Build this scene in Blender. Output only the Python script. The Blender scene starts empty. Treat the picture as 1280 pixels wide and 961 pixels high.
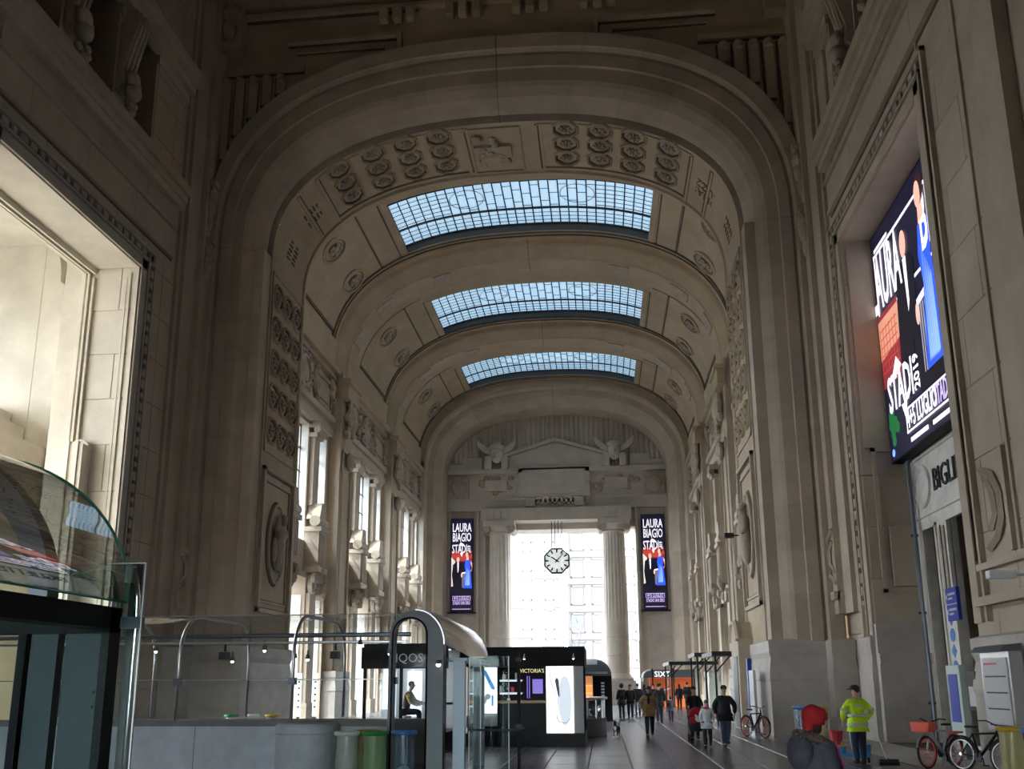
import bpy, bmesh, math, random
from mathutils import Vector, Matrix
PI = math.pi
rnd = random.Random(11)
C = bpy.context.scene.collection
S = bpy.context.scene
def sin(x): return math.sin(x)
def cos(x): return math.cos(x)

# ------------------------------------------------------------ camera (hall axis is x = 0, hall runs along +y)
cam_d = bpy.data.cameras.new('camera'); cam = bpy.data.objects.new('camera', cam_d); C.objects.link(cam)
cam_d.sensor_width = 36; cam_d.lens = 36*1100/1280; cam_d.shift_y = (613-480.5)/1280
cam_d.clip_end = 400; cam_d.clip_start = .05
_p, _y, _r = math.radians(12.3), math.radians(5.75), math.radians(-.30)
_f0 = Vector((-sin(_y), cos(_y), 0)); _rt = Vector((cos(_y), sin(_y), 0)); _up = Vector((0, 0, 1))
_fw = _f0*cos(_p)+_up*sin(_p); _u2 = _up*cos(_p)-_f0*sin(_p)
_r3 = _rt*cos(_r)+_u2*sin(_r); _u3 = _u2*cos(_r)-_rt*sin(_r)
cam.matrix_world = Matrix(((_r3.x, _u3.x, -_fw.x, 3.9), (_r3.y, _u3.y, -_fw.y, 0), (_r3.z, _u3.z, -_fw.z, 1.9), (0, 0, 0, 1)))
S.camera = cam
# ------------------------------------------------------------ sky, sun, exposure
W = bpy.data.worlds.new('sky'); S.world = W; W.use_nodes = True
bg = W.node_tree.nodes['Background']; bg.inputs[0].default_value = (.86, .93, 1, 1); bg.inputs[1].default_value = 20.0
sun_d = bpy.data.lights.new('sun', 'SUN'); sun = bpy.data.objects.new('sun', sun_d); C.objects.link(sun)
sun_d.energy = 14.0; sun_d.angle = .01; sun_d.color = (1, .985, .96)
sun.rotation_euler = Vector((1, .42, -1.5)).to_track_quat('-Z', 'Y').to_euler(); sun.location = (-60, 0, 60)
S.view_settings.view_transform = 'Standard'; S.view_settings.look = 'None'
S.view_settings.exposure = -0.28; S.view_settings.gamma = 1; S.view_settings.use_curve_mapping = False
S.cycles.use_denoising = True
S.cycles.max_bounces = 10; S.cycles.diffuse_bounces = 5; S.cycles.glossy_bounces = 4
S.cycles.transparent_max_bounces = 16; S.cycles.transmission_bounces = 6
S.cycles.sample_clamp_indirect = 8
def portal(loc, rot, sx, sy):
    d = bpy.data.lights.new('daylight', 'AREA'); d.shape = 'RECTANGLE'; d.size = sx; d.size_y = sy
    d.cycles.is_portal = True
    o = bpy.data.objects.new('daylight', d); o.location = loc; o.rotation_euler = rot; C.objects.link(o)

# ------------------------------------------------------------ materials
M = {}
def mat(name, col, rough=.6, metal=0, emit=0, nscale=0, namt=0, bump=0, rand=0, alpha=None, bscale=None, spec=None):
    m = bpy.data.materials.new(name); m.use_nodes = True; M[name] = m
    nt = m.node_tree; b = nt.nodes['Principled BSDF']
    b.inputs['Base Color'].default_value = (*col, 1); b.inputs['Roughness'].default_value = rough; b.inputs['Metallic'].default_value = metal
    if spec is not None: b.inputs['Specular IOR Level'].default_value = spec
    if emit:
        b.inputs['Emission Color'].default_value = (*col, 1); b.inputs['Emission Strength'].default_value = emit
    if nscale or rand:
        geo = nt.nodes.new('ShaderNodeNewGeometry'); last = None
        hsv = nt.nodes.new('ShaderNodeHueSaturation'); hsv.inputs['Color'].default_value = (*col, 1)
        add = nt.nodes.new('ShaderNodeMath'); add.operation = 'ADD'; add.inputs[0].default_value = 0; add.inputs[1].default_value = 1
        if nscale:
            n = nt.nodes.new('ShaderNodeTexNoise'); n.inputs['Scale'].default_value = nscale; n.inputs['Detail'].default_value = 6; n.inputs['Roughness'].default_value = .65
            nt.links.new(geo.outputs['Position'], n.inputs['Vector'])
            mr = nt.nodes.new('ShaderNodeMapRange'); mr.inputs['From Min'].default_value = .3; mr.inputs['From Max'].default_value = .7
            mr.inputs['To Min'].default_value = -namt; mr.inputs['To Max'].default_value = namt
            nt.links.new(n.outputs['Fac'], mr.inputs['Value']); nt.links.new(mr.outputs[0], add.inputs[0])
            if bump:
                n2 = nt.nodes.new('ShaderNodeTexNoise'); n2.inputs['Scale'].default_value = bscale or nscale*14; n2.inputs['Detail'].default_value = 4
                nt.links.new(geo.outputs['Position'], n2.inputs['Vector'])
                bp = nt.nodes.new('ShaderNodeBump'); bp.inputs['Strength'].default_value = bump; bp.inputs['Distance'].default_value = .03
                nt.links.new(n2.outputs['Fac'], bp.inputs['Height']); nt.links.new(bp.outputs[0], b.inputs['Normal'])
        if rand:
            oi = nt.nodes.new('ShaderNodeObjectInfo'); mr2 = nt.nodes.new('ShaderNodeMapRange')
            mr2.inputs['To Min'].default_value = -rand; mr2.inputs['To Max'].default_value = rand
            ad2 = nt.nodes.new('ShaderNodeMath'); ad2.operation = 'ADD'
            nt.links.new(oi.outputs['Random'], mr2.inputs['Value']); nt.links.new(add.outputs[0], ad2.inputs[0]); nt.links.new(mr2.outputs[0], ad2.inputs[1]); last = ad2
        else: last = add
        nt.links.new(last.outputs[0], hsv.inputs['Value']); nt.links.new(hsv.outputs[0], b.inputs['Base Color'])
    return m
def glass(name, tint=(.9, .97, .95), refl=.08, rough=.02, body=0):
    m = bpy.data.materials.new(name); m.use_nodes = True; M[name] = m; nt = m.node_tree; nt.nodes.clear()
    out = nt.nodes.new('ShaderNodeOutputMaterial'); tr = nt.nodes.new('ShaderNodeBsdfTransparent'); tr.inputs[0].default_value = (*tint, 1)
    gl = nt.nodes.new('ShaderNodeBsdfGlossy'); gl.inputs['Roughness'].default_value = rough
    lw = nt.nodes.new('ShaderNodeLayerWeight'); lw.inputs[0].default_value = .35
    mr = nt.nodes.new('ShaderNodeMapRange'); mr.inputs['To Min'].default_value = refl; mr.inputs['To Max'].default_value = min(1, refl*4+.16)
    mx = nt.nodes.new('ShaderNodeMixShader'); nt.links.new(lw.outputs['Fresnel'], mr.inputs[0]); nt.links.new(mr.outputs[0], mx.inputs[0])
    nt.links.new(tr.outputs[0], mx.inputs[1]); nt.links.new(gl.outputs[0], mx.inputs[2]); last = mx
    if body:
        d1 = nt.nodes.new('ShaderNodeBsdfDiffuse'); d2 = nt.nodes.new('ShaderNodeBsdfTranslucent'); df = nt.nodes.new('ShaderNodeMixShader')
        for q_ in (d1, d2): q_.inputs[0].default_value = (*tint, 1)
        nt.links.new(d1.outputs[0], df.inputs[1]); nt.links.new(d2.outputs[0], df.inputs[2])
        m2 = nt.nodes.new('ShaderNodeMixShader'); m2.inputs[0].default_value = body
        nt.links.new(mx.outputs[0], m2.inputs[1]); nt.links.new(df.outputs[0], m2.inputs[2]); last = m2
    nt.links.new(last.outputs[0], out.inputs[0]); return m
mat('stone', (.41, .34, .26), .75, nscale=.5, namt=.16, bump=.25, rand=.05)
mat('stone_lit', (.50, .455, .39), .75, nscale=.5, namt=.16, bump=.25, rand=.05)  # same hall stone, brightness of the end wall put into a paler colour
mat('stone_vault', (.40, .315, .215), .85, nscale=.6, namt=.13, bump=.15, rand=.03)
mat('stone_relief', (.37, .31, .245), .8, nscale=2.5, namt=.22, bump=.2)
mat('shade_and_marks', (.11, .09, .068), .85, nscale=1.2, namt=.2, bump=.2)  # dark tone for painted shade lines and recesses, also for lettering
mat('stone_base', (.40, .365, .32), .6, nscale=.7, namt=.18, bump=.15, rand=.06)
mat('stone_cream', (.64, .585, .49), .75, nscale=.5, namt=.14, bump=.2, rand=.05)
mat('plaster_cream', (.60, .56, .48), .85, nscale=.35, namt=.18, bump=.1)
mat('marble', (.62, .60, .55), .35, nscale=1.6, namt=.2, bump=.05)
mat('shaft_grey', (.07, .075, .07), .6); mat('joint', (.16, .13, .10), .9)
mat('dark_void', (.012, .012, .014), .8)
mat('floor_base', (.05, .05, .055), .5)
mat('slab', (.14, .148, .168), .27, nscale=.8, namt=.3, bump=.06, rand=.22, bscale=5)
mat('pavement', (.08, .078, .076), .8, nscale=1, namt=.15); mat('kerb', (.22, .21, .20), .45, nscale=1.2, namt=.2, bump=.1)
mat('black_metal', (.010, .010, .012), .6, .0, spec=.2)
mat('black_gloss', (.006, .006, .009), .3, spec=.12)
mat('grey_metal', (.13, .15, .17), .38, .6)
mat('steel', (.50, .51, .52), .3, 1); mat('door_grey', (.035, .045, .055), .45, .0, spec=.3)
mat('chrome', (.88, .89, .92), .16, 1); mat('portal_grey', (.085, .095, .105), .42, .2)
mat('iron', (.03, .03, .035), .5, .5)
mat('concrete', (.42, .45, .49), .65, nscale=1.5, namt=.18, bump=.25)
mat('concrete_dark', (.16, .16, .16), .7, nscale=1.5, namt=.18, bump=.2)
mat('skylight_glass', (.50, .76, 1.0), .3, emit=.88)
mat('white_glow', (1, 1, 1), .5, emit=1.5)
mat('lamp_glow', (1, .93, .8), .5, emit=6)
mat('window_frame', (.03, .03, .035), .5)
glass('clear_glass', refl=.002)
glass('canopy_glass', (.93, .95, .95), refl=.05)
glass('tinted_glass', (.27, .30, .29), refl=.36)
mat('glass_edge', (.05, .32, .24), .15)
mat('glass_edge_pale', (.55, .62, .62), .2)
glass('window_glass', (.95, .98, 1), refl=.03)

# ------------------------------------------------------------ geometry helpers
class G:
    def __init__(s): s.v = []; s.f = []
    def add(s, v, f):
        b = len(s.v); s.v += [tuple(p) for p in v]; s.f += [tuple(i+b for i in q) for q in f]; return s
    def box(s, x0, x1, y0, y1, z0, z1):
        x0, x1 = min(x0, x1), max(x0, x1); y0, y1 = min(y0, y1), max(y0, y1); z0, z1 = min(z0, z1), max(z0, z1)
        return s.add([(x0, y0, z0), (x1, y0, z0), (x1, y1, z0), (x0, y1, z0), (x0, y0, z1), (x1, y0, z1), (x1, y1, z1), (x0, y1, z1)],
              [(3, 2, 1, 0), (4, 5, 6, 7), (0, 1, 5, 4), (1, 2, 6, 5), (2, 3, 7, 6), (3, 0, 4, 7)])
    def prism(s, poly, ax, a, b):
        n = len(poly)
        def P(p, t): return {'x': (t, p[0], p[1]), 'y': (p[0], t, p[1]), 'z': (p[0], p[1], t)}[ax]
        v = [P(p, a) for p in poly]+[P(p, b) for p in poly]
        return s.add(v, [tuple(range(n-1, -1, -1)), tuple(range(n, 2*n))]+[(i, (i+1) % n, n+(i+1) % n, n+i) for i in range(n)])
    def lathe(s, prof, c=(0, 0, 0), n=16, ax='z', a0=0, a1=2*PI):
        full = abs(a1-a0-2*PI) < 1e-6; m = n if full else n+1; v = []
        for r, h in prof:
            for i in range(m):
                t = a0+(a1-a0)*i/n; x, y = r*cos(t), r*sin(t)
                q = {'z': (x, y, h), 'y': (x, h, y), 'x': (h, x, y)}[ax]; v.append((q[0]+c[0], q[1]+c[1], q[2]+c[2]))
        f = []
        for j in range(len(prof)-1):
            for i in range(n):
                k = (i+1) % m; f.append((j*m+i, j*m+k, (j+1)*m+k, (j+1)*m+i))
        if full:
            if prof[0][0] > 1e-5: f.append(tuple(range(m-1, -1, -1)))
            if prof[-1][0] > 1e-5: f.append(tuple((len(prof)-1)*m+i for i in range(m)))
        return s.add(v, f)
    def tube(s, pts, r, n=8, closed=False):
        pts = [Vector(p) for p in pts]; N = len(pts); rs = r if isinstance(r, (list, tuple)) else [r]*N; v = []; f = []
        prev = None
        for i, p in enumerate(pts):
            if closed: d = pts[(i+1) % N]-pts[i-1]
            else: d = pts[min(i+1, N-1)]-pts[max(i-1, 0)]
            d.normalize()
            a = prev if prev is not None else Vector((0, 0, 1)) if abs(d.z) < .9 else Vector((1, 0, 0))
            e = a-d*a.dot(d)
            if e.length < 1e-4: e = Vector((1, 0, 0))-d*d.x
            e.normalize(); prev = e; g = d.cross(e)
            for k in range(n):
                t = 2*PI*k/n; v.append(p+(e*cos(t)+g*sin(t))*rs[i])
        for i in range(N if closed else N-1):
            j = (i+1) % N
            for k in range(n): f.append((i*n+k, i*n+(k+1) % n, j*n+(k+1) % n, j*n+k))
        if not closed: f.append(tuple(range(n-1, -1, -1))); f.append(tuple((N-1)*n+k for k in range(n)))
        return s.add(v, f)
    def ell(s, c, r, n=10, m=6, rot=None):
        if not isinstance(r, (list, tuple)): r = (r, r, r)
        v = [Vector((0, 0, -r[2]))]; f = []
        for j in range(1, m):
            a = -PI/2+PI*j/m
            for i in range(n): v.append(Vector((r[0]*cos(a)*cos(2*PI*i/n), r[1]*cos(a)*sin(2*PI*i/n), r[2]*sin(a))))
        v.append(Vector((0, 0, r[2]))); L = len(v)-1
        for i in range(n): f.append((0, 1+(i+1) % n, 1+i)); f.append((L, L-n+i, L-n+(i+1) % n))
        for j in range(m-2):
            for i in range(n): f.append((1+j*n+i, 1+j*n+(i+1) % n, 1+(j+1)*n+(i+1) % n, 1+(j+1)*n+i))
        if rot is not None: v = [rot @ p for p in v]
        return s.add([p+Vector(c) for p in v], f)
    def grid(s, rows):
        n = len(rows[0]); v = [p for r in rows for p in r]
        return s.add(v, [(j*n+i, j*n+i+1, (j+1)*n+i+1, (j+1)*n+i) for j in range(len(rows)-1) for i in range(n-1)])
    def xf(s, mtx, start=0):
        s.v[start:] = [tuple(mtx @ Vector(p)) for p in s.v[start:]]; return s
    def mesh(s, name, m, smooth=False):
        me = bpy.data.meshes.new(name); me.from_pydata(s.v, [], s.f); me.validate()
        ms = m if isinstance(m, (list, tuple)) else [m]
        for q in ms: me.materials.append(M[q] if isinstance(q, str) else q)
        if smooth: me.polygons.foreach_set('use_smooth', [True]*len(me.polygons))
        me.update(); return me
def link(name, data, parent=None, mtx=None):
    o = bpy.data.objects.new(name, data); C.objects.link(o)
    if mtx is not None: o.matrix_world = mtx
    if parent is not None: o.parent = parent
    return o
def obj(name, g, m, parent=None, smooth=False, mtx=None, bev=0, **pr):
    o = link(name, g.mesh(name, m, smooth), parent, mtx)
    if bev:
        md = o.modifiers.new('bevel', 'BEVEL'); md.width = bev; md.segments = 2; md.limit_method = 'ANGLE'
    for k, v in pr.items(): o[k] = v
    return o
def struct(name, g=None, m='stone', parent=None, **k):
    o = obj(name, g, m, parent, **k) if g else link(name, None, parent)
    if parent is None: o['kind'] = 'structure'
    return o
def thing(name, label, cat, loc=(0, 0, 0), rz=0, group=None, sc=1):
    o = link(name, None); o.location = loc; o.rotation_euler = (0, 0, rz); o.scale = (sc, sc, sc); o['label'] = label; o['category'] = cat
    if group: o['group'] = group
    return o
def tag(o, label, cat, group=None):
    o['label'] = label; o['category'] = cat
    if group: o['group'] = group
    return o
def text_g(s, size, depth=.01, sx=1.0, align='CENTER', bold=0):
    cu = bpy.data.curves.new('t', 'FONT'); cu.body = s; cu.size = size; cu.extrude = depth; cu.align_x = align; cu.align_y = 'CENTER'; cu.resolution_u = 2; cu.offset = bold
    o = bpy.data.objects.new('t', cu); C.objects.link(o); bpy.context.view_layer.update()
    me = bpy.data.meshes.new_from_object(o.evaluated_get(bpy.context.evaluated_depsgraph_get()))
    g = G(); g.add([(v.co.x*sx, v.co.y, v.co.z) for v in me.vertices], [tuple(p.vertices) for p in me.polygons])
    bpy.data.objects.remove(o); bpy.data.curves.remove(cu); bpy.data.meshes.remove(me); return g
def frame_m(p, ex, ey, ez):
    ex, ey, ez = Vector(ex), Vector(ey), Vector(ez)
    return Matrix(((ex.x, ey.x, ez.x, p[0]), (ex.y, ey.y, ez.y, p[1]), (ex.z, ey.z, ez.z, p[2]), (0, 0, 0, 1)))
_stones = {}
def stones(parent, o, e1, e2, n, Wd, H, ch=1.3, sw=2.2, th=.03, m='stone', holes=(), gap=.016, name='stone', cap=300, bond=True):
    """lay dressed blocks over a rectangle: origin o, width along e1, height along e2, facing n; holes = (a0,a1,b0,b1) left free"""
    o, e1, e2, n = Vector(o), Vector(e1), Vector(e2), Vector(n); rows = max(1, round(H/ch)); h = H/rows; cnt = 0
    for r in range(rows):
        b0, b1 = r*h, (r+1)*h; cuts = [0]; x = sw*(.5 if (r % 2 and bond) else 1)
        while x < Wd-.3: cuts.append(x); x += sw
        cuts.append(Wd)
        for hb in holes:
            if hb[2] < b1-.05 and hb[3] > b0+.05: cuts += [hb[0], hb[1]]
        cuts = sorted(set(round(c, 3) for c in cuts if -1e-6 <= c <= Wd+1e-6))
        for a0, a1 in zip(cuts, cuts[1:]):
            if a1-a0 < .08: continue
            mid = ((a0+a1)/2, (b0+b1)/2); zz = [(b0, b1)]
            for hb in holes:
                if hb[0]-1e-4 <= mid[0] <= hb[1]+1e-4:
                    nz = []
                    for q0, q1 in zz:
                        if hb[2] >= q1 or hb[3] <= q0: nz.append((q0, q1)); continue
                        if hb[2]-q0 > .08: nz.append((q0, hb[2]))
                        if q1-hb[3] > .08: nz.append((hb[3], q1))
                    zz = nz
            for q0, q1 in zz:
                if cnt >= cap: return
                cnt += 1
                key = (round(a1-a0, 2), round(q1-q0, 2), th, m, name)
                if key not in _stones:
                    w, hh = a1-a0-gap, q1-q0-gap; b = min(.02, th*.6)
                    g = G(); x0, x1, y0, y1 = -w/2, w/2, -hh/2, hh/2
                    g.add([(x0, y0, -.02), (x1, y0, -.02), (x1, y1, -.02), (x0, y1, -.02), (x0, y0, th-b), (x1, y0, th-b), (x1, y1, th-b), (x0, y1, th-b),
                           (x0+b, y0+b, th), (x1-b, y0+b, th), (x1-b, y1-b, th), (x0+b, y1-b, th)],
                          [(0, 1, 5, 4), (1, 2, 6, 5), (2, 3, 7, 6), (3, 0, 4, 7), (4, 5, 9, 8), (5, 6, 10, 9), (6, 7, 11, 10), (7, 4, 8, 11), (8, 9, 10, 11)])
                    _stones[key] = g.mesh(name, m)
                c = o+e1*((a0+a1)/2)+e2*((q0+q1)/2)
                link(name, _stones[key], parent, frame_m(c, e1, e2, n))
# ============================================================ FLOOR
fl = struct('floor', G().box(-40, 40, -14, 82, -.4, -.012), 'floor_base')
gr = struct('ground', G().box(-150, 150, 82, 170, -.4, -.03).box(-150, -40, -100, 82, -.4, -.03).box(40, 150, -100, 82, -.4, -.03).box(-40, 40, -100, -14, -.4, -.03), 'pavement')
def slab_mesh(w, l, m='slab'):
    a, b = w/2-.012, l/2-.012; e = .012
    return G().add([(-a, -b, -.03), (a, -b, -.03), (a, b, -.03), (-a, b, -.03), (-a, -b, -e), (a, -b, -e), (a, b, -e), (-a, b, -e),
                    (-a+e, -b+e, 0), (a-e, -b+e, 0), (a-e, b-e, 0), (-a+e, b-e, 0)],
                   [(0, 1, 5, 4), (1, 2, 6, 5), (2, 3, 7, 6), (3, 0, 4, 7), (4, 5, 9, 8), (5, 6, 10, 9), (6, 7, 11, 10), (7, 4, 8, 11), (8, 9, 10, 11)]).mesh('slab', m)
sm = slab_mesh(1.0, 2.4)
for j in range(13):                                     # slabs that the photo can tell apart
    for i in range(15):
        x = -4.5+i*1.0
        if x > 9.6: continue
        link('slab', sm, fl, Matrix.Translation((x+.5, 18.2+j*2.4, 0)))
far = G()                                               # beyond and beside them: same slabs, joined
for j in range(34):
    for i in range(-13, 13):
        x, y = i*1.0+.5, 18.2+(j-9)*2.4
        if -4.5 < x < 9.9 and 17 < y < 48: continue
        far.box(x-.49, x+.49, y-1.19, y+1.19, -.03, -.001)
obj('far_paving', far, 'slab', fl, kind='stuff')
km = slab_mesh(.9, 2.0, 'kerb')
for j in range(22):                                     # pale stone strip along the right wall
    link('kerb_stone', km, fl, Matrix.Translation((10.4, 18+j*2.0, .004)))
km2 = slab_mesh(1.8, 2.0, 'stone_base')
for j in range(12):
    link('kerb_stone', km2, fl, Matrix.Translation((11.8, 9+j*2.0, .002)))

# ============================================================ arches
def se(a, zs, rise, n, t):
    c, s_ = cos(t), sin(t); e = 2/n
    return (a*(1 if c >= 0 else -1)*abs(c)**e, zs+rise*max(0, s_)**e)
def a1(a): return (a, 20.0, 6.1+1.29*(a-10.1), 2.4+.083*(a-10.1))
def path_pt(par, q):
    """q: ('l',z) left leg, ('a',t) arch angle from left 0..pi, ('r',z)"""
    a, zs, rise, n = par
    if q[0] == 'l': return (-a, q[1])
    if q[0] == 'r': return (a, q[1])
    return se(a, zs, rise, n, PI-q[1])
def full_path(z0, zs=20.0, steps=56, z1=None):
    p = [('l', z0), ('l', zs-.01)]+[('a', PI*i/steps) for i in range(1, steps)]+[('r', zs-.01), ('r', z0)]
    return p
def sweep(prof, path, dy=0):
    """prof: list of (params, y)"""
    return [[(*(lambda uz: (uz[0], y+dy, uz[1]))(path_pt(par, q)),) for q in path] for par, y in prof]
def swept(parent, name, prof, z0, m, zs=20.0, ch=1.5, steps=56, per=4, gap=.005, back='joint'):
    obj('backing', G().grid(sweep([((q[0]+.05, q[1], q[2]+.05, q[3]), y) for q, y in prof], full_path(z0, zs, steps), .05)), back, parent)
    segs = []; k = max(1, round((zs-z0)/ch)) if zs-z0 > .5 else 0
    for i in range(k):
        za, zb = z0+(zs-z0)*i/k+gap/2, z0+(zs-z0)*(i+1)/k-gap/2
        segs.append([('l', za), ('l', zb)]); segs.append([('r', zb), ('r', za)])
    for i in range(0, steps, per):
        e = gap/14
        segs.append([('a', PI*j/steps+(e if j == i else -e if j == i+per else 0)) for j in range(i, i+per+1)])
    for sg in segs: obj(name, G().grid(sweep(prof, sg)), m, parent, smooth=False)

# front arch of the main hall (arch 1)
wf = struct('wall_front')
prof1 = [(a1(12.55), 33.3), (a1(12.5), 32.72), (a1(12.0), 32.72), (a1(11.97), 32.8), (a1(11.95), 33.02), (a1(11.87), 33.02), (a1(11.82), 32.95), (a1(11.4), 32.95), (a1(11.36), 33.02), (a1(10.9), 33.04), (a1(10.75), 33.12), (a1(10.5), 33.35), (a1(10.25), 33.75), (a1(10.18), 34.0), (a1(10.3), 34.03), (a1(10.3), 34.15), (a1(10.0), 34.17), (a1(10.0), 34.3)]
swept(wf, 'arch_stone', prof1, 3.3, 'stone', ch=1.75)
# wall above the front arch
def spandrel(g, par, hw, ztop, y0, y1, steps=56, zb=20.0):
    pts = [se(*par, PI*i/steps) for i in range(steps+1)]
    for y in (y0, y1):
        b = len(g.v); v = []
        for u, z in pts: v += [(u, y, z), (u, y, ztop)]
        g.add(v, [(2*i, 2*i+2, 2*i+3, 2*i+1) for i in range(steps)])
    g.add([(u, y, z) for u, z in pts for y in (y0, y1)], [(2*i, 2*i+1, 2*i+3, 2*i+2) for i in range(steps)])
    a = par[0]
    if hw > a:
        g.box(-hw, -a, y0, y1, zb, ztop); g.box(a, hw, y0, y1, zb, ztop)
    return g
obj('spandrel', spandrel(G(), a1(12.3), 12.9, 34, 33.2, 34.4), 'stone_vault', wf)
for s in (-1, 1):
    obj('pier_core', G().box(s*10.06, s*12.9, 33.4, 38.5, 0, 20.1), 'stone', wf)
    obj('spandrel_panel', G().box(s*4.2, s*9.4, 32.9, 33.2, 29.8, 29.98).box(s*4.2, s*4.4, 32.9, 33.2, 29.1, 29.8).box(s*5.0, s*9.0, 33.05, 33.2, 29.35, 29.45), 'stone_vault', wf)
    obj('shade_line', G().box(s*4.2, s*9.4, 33.14, 33.2, 29.72, 29.8).box(s*4.4, s*4.48, 33.14, 33.2, 29.1, 29.8).box(s*5.0, s*9.0, 33.14, 33.2, 29.3, 29.35).box(s*8.6, s*12.6, 33.12, 33.2, 28.37, 28.45).box(s*3.5, s*12.6, 33.1, 33.2, 31.12, 31.2), 'shade_and_marks', wf)  # raised dark strips, shade of the mouldings put into their colour
    for i in range(5): obj('shade_line', G().box(s*(12.1-i*.62)-.29, s*(12.1-i*.62)-.23, 33.1, 33.2, max(24.4, se(*a1(12.5), math.acos(min(1, (abs(12.1-i*.62)-.2)/12.5)**1.3))[1]+.1), 28.2), 'shade_and_marks', wf)
    for i in range(5):                                   # fluted consoles beside the arch
        u = s*(12.1-i*.62)
        lo = se(*a1(12.5), math.acos(min(1, (abs(u)-.22)/12.5)**1.3))[1]+.15
        if lo > 27.4: continue
        g = G().box(u-.2, u+.2, 33.0, 33.2, lo, 28.2)
        g.lathe([(.0, -.12), (.2, -.1), (.2, .18)], (u, 33.0, 28.0), 8, 'z')
        obj('console', g, 'stone_vault', wf)
    obj('string_course', G().box(s*8.6, s*12.6, 33.0, 33.2, 28.45, 28.75).box(s*11.4, s*12.6, 32.6, 33.2, 29.4, 29.9).box(s*11.4, s*11.7, 32.7, 33.2, 29.8, 31.6), 'stone_vault', wf)
    obj('corner_relief', G().ell((s*12.0, 32.7, 31.3), (.5, .4, .6)).ell((s*12.0, 32.6, 30.4), (.3, .3, .5)), 'stone_relief', wf)
for k in range(4):
    for q in range(3):
        u = -2.95*1.5+k*2.95+q*.6-.6
        obj('dentil', G().box(u-.2, u+.2, 32.78, 33.2, 30.55, 31.2), 'stone_vault', wf, bev=.08)
obj('cornice', G().box(-12.8, 12.8, 32.5, 33.2, 31.75, 32.3).box(-4.3, 4.3, 32.1, 33.2, 31.55, 32.1).box(-12.8, 12.8, 32.9, 33.2, 31.2, 31.4), 'stone_vault', wf)

VA = (11.95, 20.3, 8.1, 2.5)
def vpt(t, y, off=0, par=VA):
    u, z = se(*par, t)
    if off:
        u0, z0 = se(*par, t-.003); u1, z1 = se(*par, t+.003); d = Vector((u1-u0, z1-z0)).normalized(); n = Vector((-d.y, d.x))
        if n.dot(Vector((-u, 18-z))) < 0: n = -n
        u += n.x*off; z += n.y*off
    return (u, y, z)
def patch(ta, tb, y0, y1, h=.06, n=10, par=VA):
    T = [ta+(tb-ta)*i/n for i in range(n+1)]; g = G()
    g.grid([[vpt(t, y0, h, par) for t in T], [vpt(t, y1, h, par) for t in T]])
    for y in (y0, y1): g.grid([[vpt(t, y, -.02, par) for t in T], [vpt(t, y, h, par) for t in T]])
    for t in (ta, tb): g.grid([[vpt(t, y0, -.02, par), vpt(t, y1, -.02, par)], [vpt(t, y0, h, par), vpt(t, y1, h, par)]])
    return g
# soffit of arch 1 with coffers, emblem and inscriptions
sof = [(a1(10.0), 34.28), (a1(10.0), 38.05), (a1(9.92), 38.1), (a1(9.92), 38.32), (a1(10.0), 38.36), (a1(10.0), 38.5), (a1(11.2), 38.5)]
so = struct('trim_1', G().grid(sweep(sof, full_path(0.0))), 'stone_vault')
def on_curve(par, t, y, off=0):
    """frame on an arch soffit: t measured from the right springing; z axis = inward normal, x axis = hall axis"""
    u0, z0 = se(*par, t-.004); u1, z1 = se(*par, t+.004); T = Vector((u1-u0, 0, z1-z0)).normalized(); u, z = se(*par, t)
    N = Vector((0, 1, 0)).cross(T)
    if N.dot(Vector((-u, 0, 18-z))) < 0: N = -N
    X = T.cross(N)
    return frame_m((u+N.x*off, y, z+N.z*off), X, T, N)
def t_of(par, u): return math.acos(max(-1, min(1, (1 if u >= 0 else -1)*(abs(u)/par[0])**(par[3]/2))))
def coffer_mesh(r=.55):
    g = G(); o8 = [(cos(PI/8+k*PI/4), sin(PI/8+k*PI/4)) for k in range(8)]
    rings = [(r*1.1, 0), (r*1.06, .1), (r*.98, .13), (r*.92, .06)]
    g.add([(x*q, y*q, h) for q, h in rings for x, y in o8], [(j*8+i, j*8+(i+1) % 8, j*8+8+(i+1) % 8, j*8+8+i) for j in range(len(rings)-1) for i in range(8)])
    return g.mesh('coffer', 'stone_vault')
def rosette_mesh(r=.30):
    g = G()
    for k in range(8):
        t = k*PI/4
        g.ell((cos(t)*r*.6, sin(t)*r*.6, .06), (r*.42, r*.2, .07), 6, 4, Matrix.Rotation(t, 3, 'Z'))
    for v in range(8): pass
    g.v = [(x, y, z) for x, y, z in g.v]
    g.ell((0, 0, .12), (r*.3, r*.3, .1), 8, 4)
    return g.mesh('rosette', 'stone_relief', True)
def dish_mesh(r=.46):
    g = G(); rg = [(.55*.92, .06), (.55*.84, .05), (.55*.78, -.02), (.3, -.012)]; g.add([(q*cos(PI/8+k*PI/4), q*sin(PI/8+k*PI/4), h) for q, h in rg for k in range(8)], [(j*8+i, j*8+(i+1) % 8, j*8+8+(i+1) % 8, j*8+8+i) for j in range(3) for i in range(8)]+[tuple(24+i for i in range(8))]); return g.mesh('recess', 'shade_and_marks')  # shade inside the coffer put into the dark colour
cof, ros, dish = coffer_mesh(), rosette_mesh(), dish_mesh()
def coffer(parent, m4, sc=1):
    if sc != 1: m4 = m4 @ Matrix.Scale(sc, 4)
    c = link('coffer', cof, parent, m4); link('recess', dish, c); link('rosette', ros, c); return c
P10 = a1(10.0)
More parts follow.
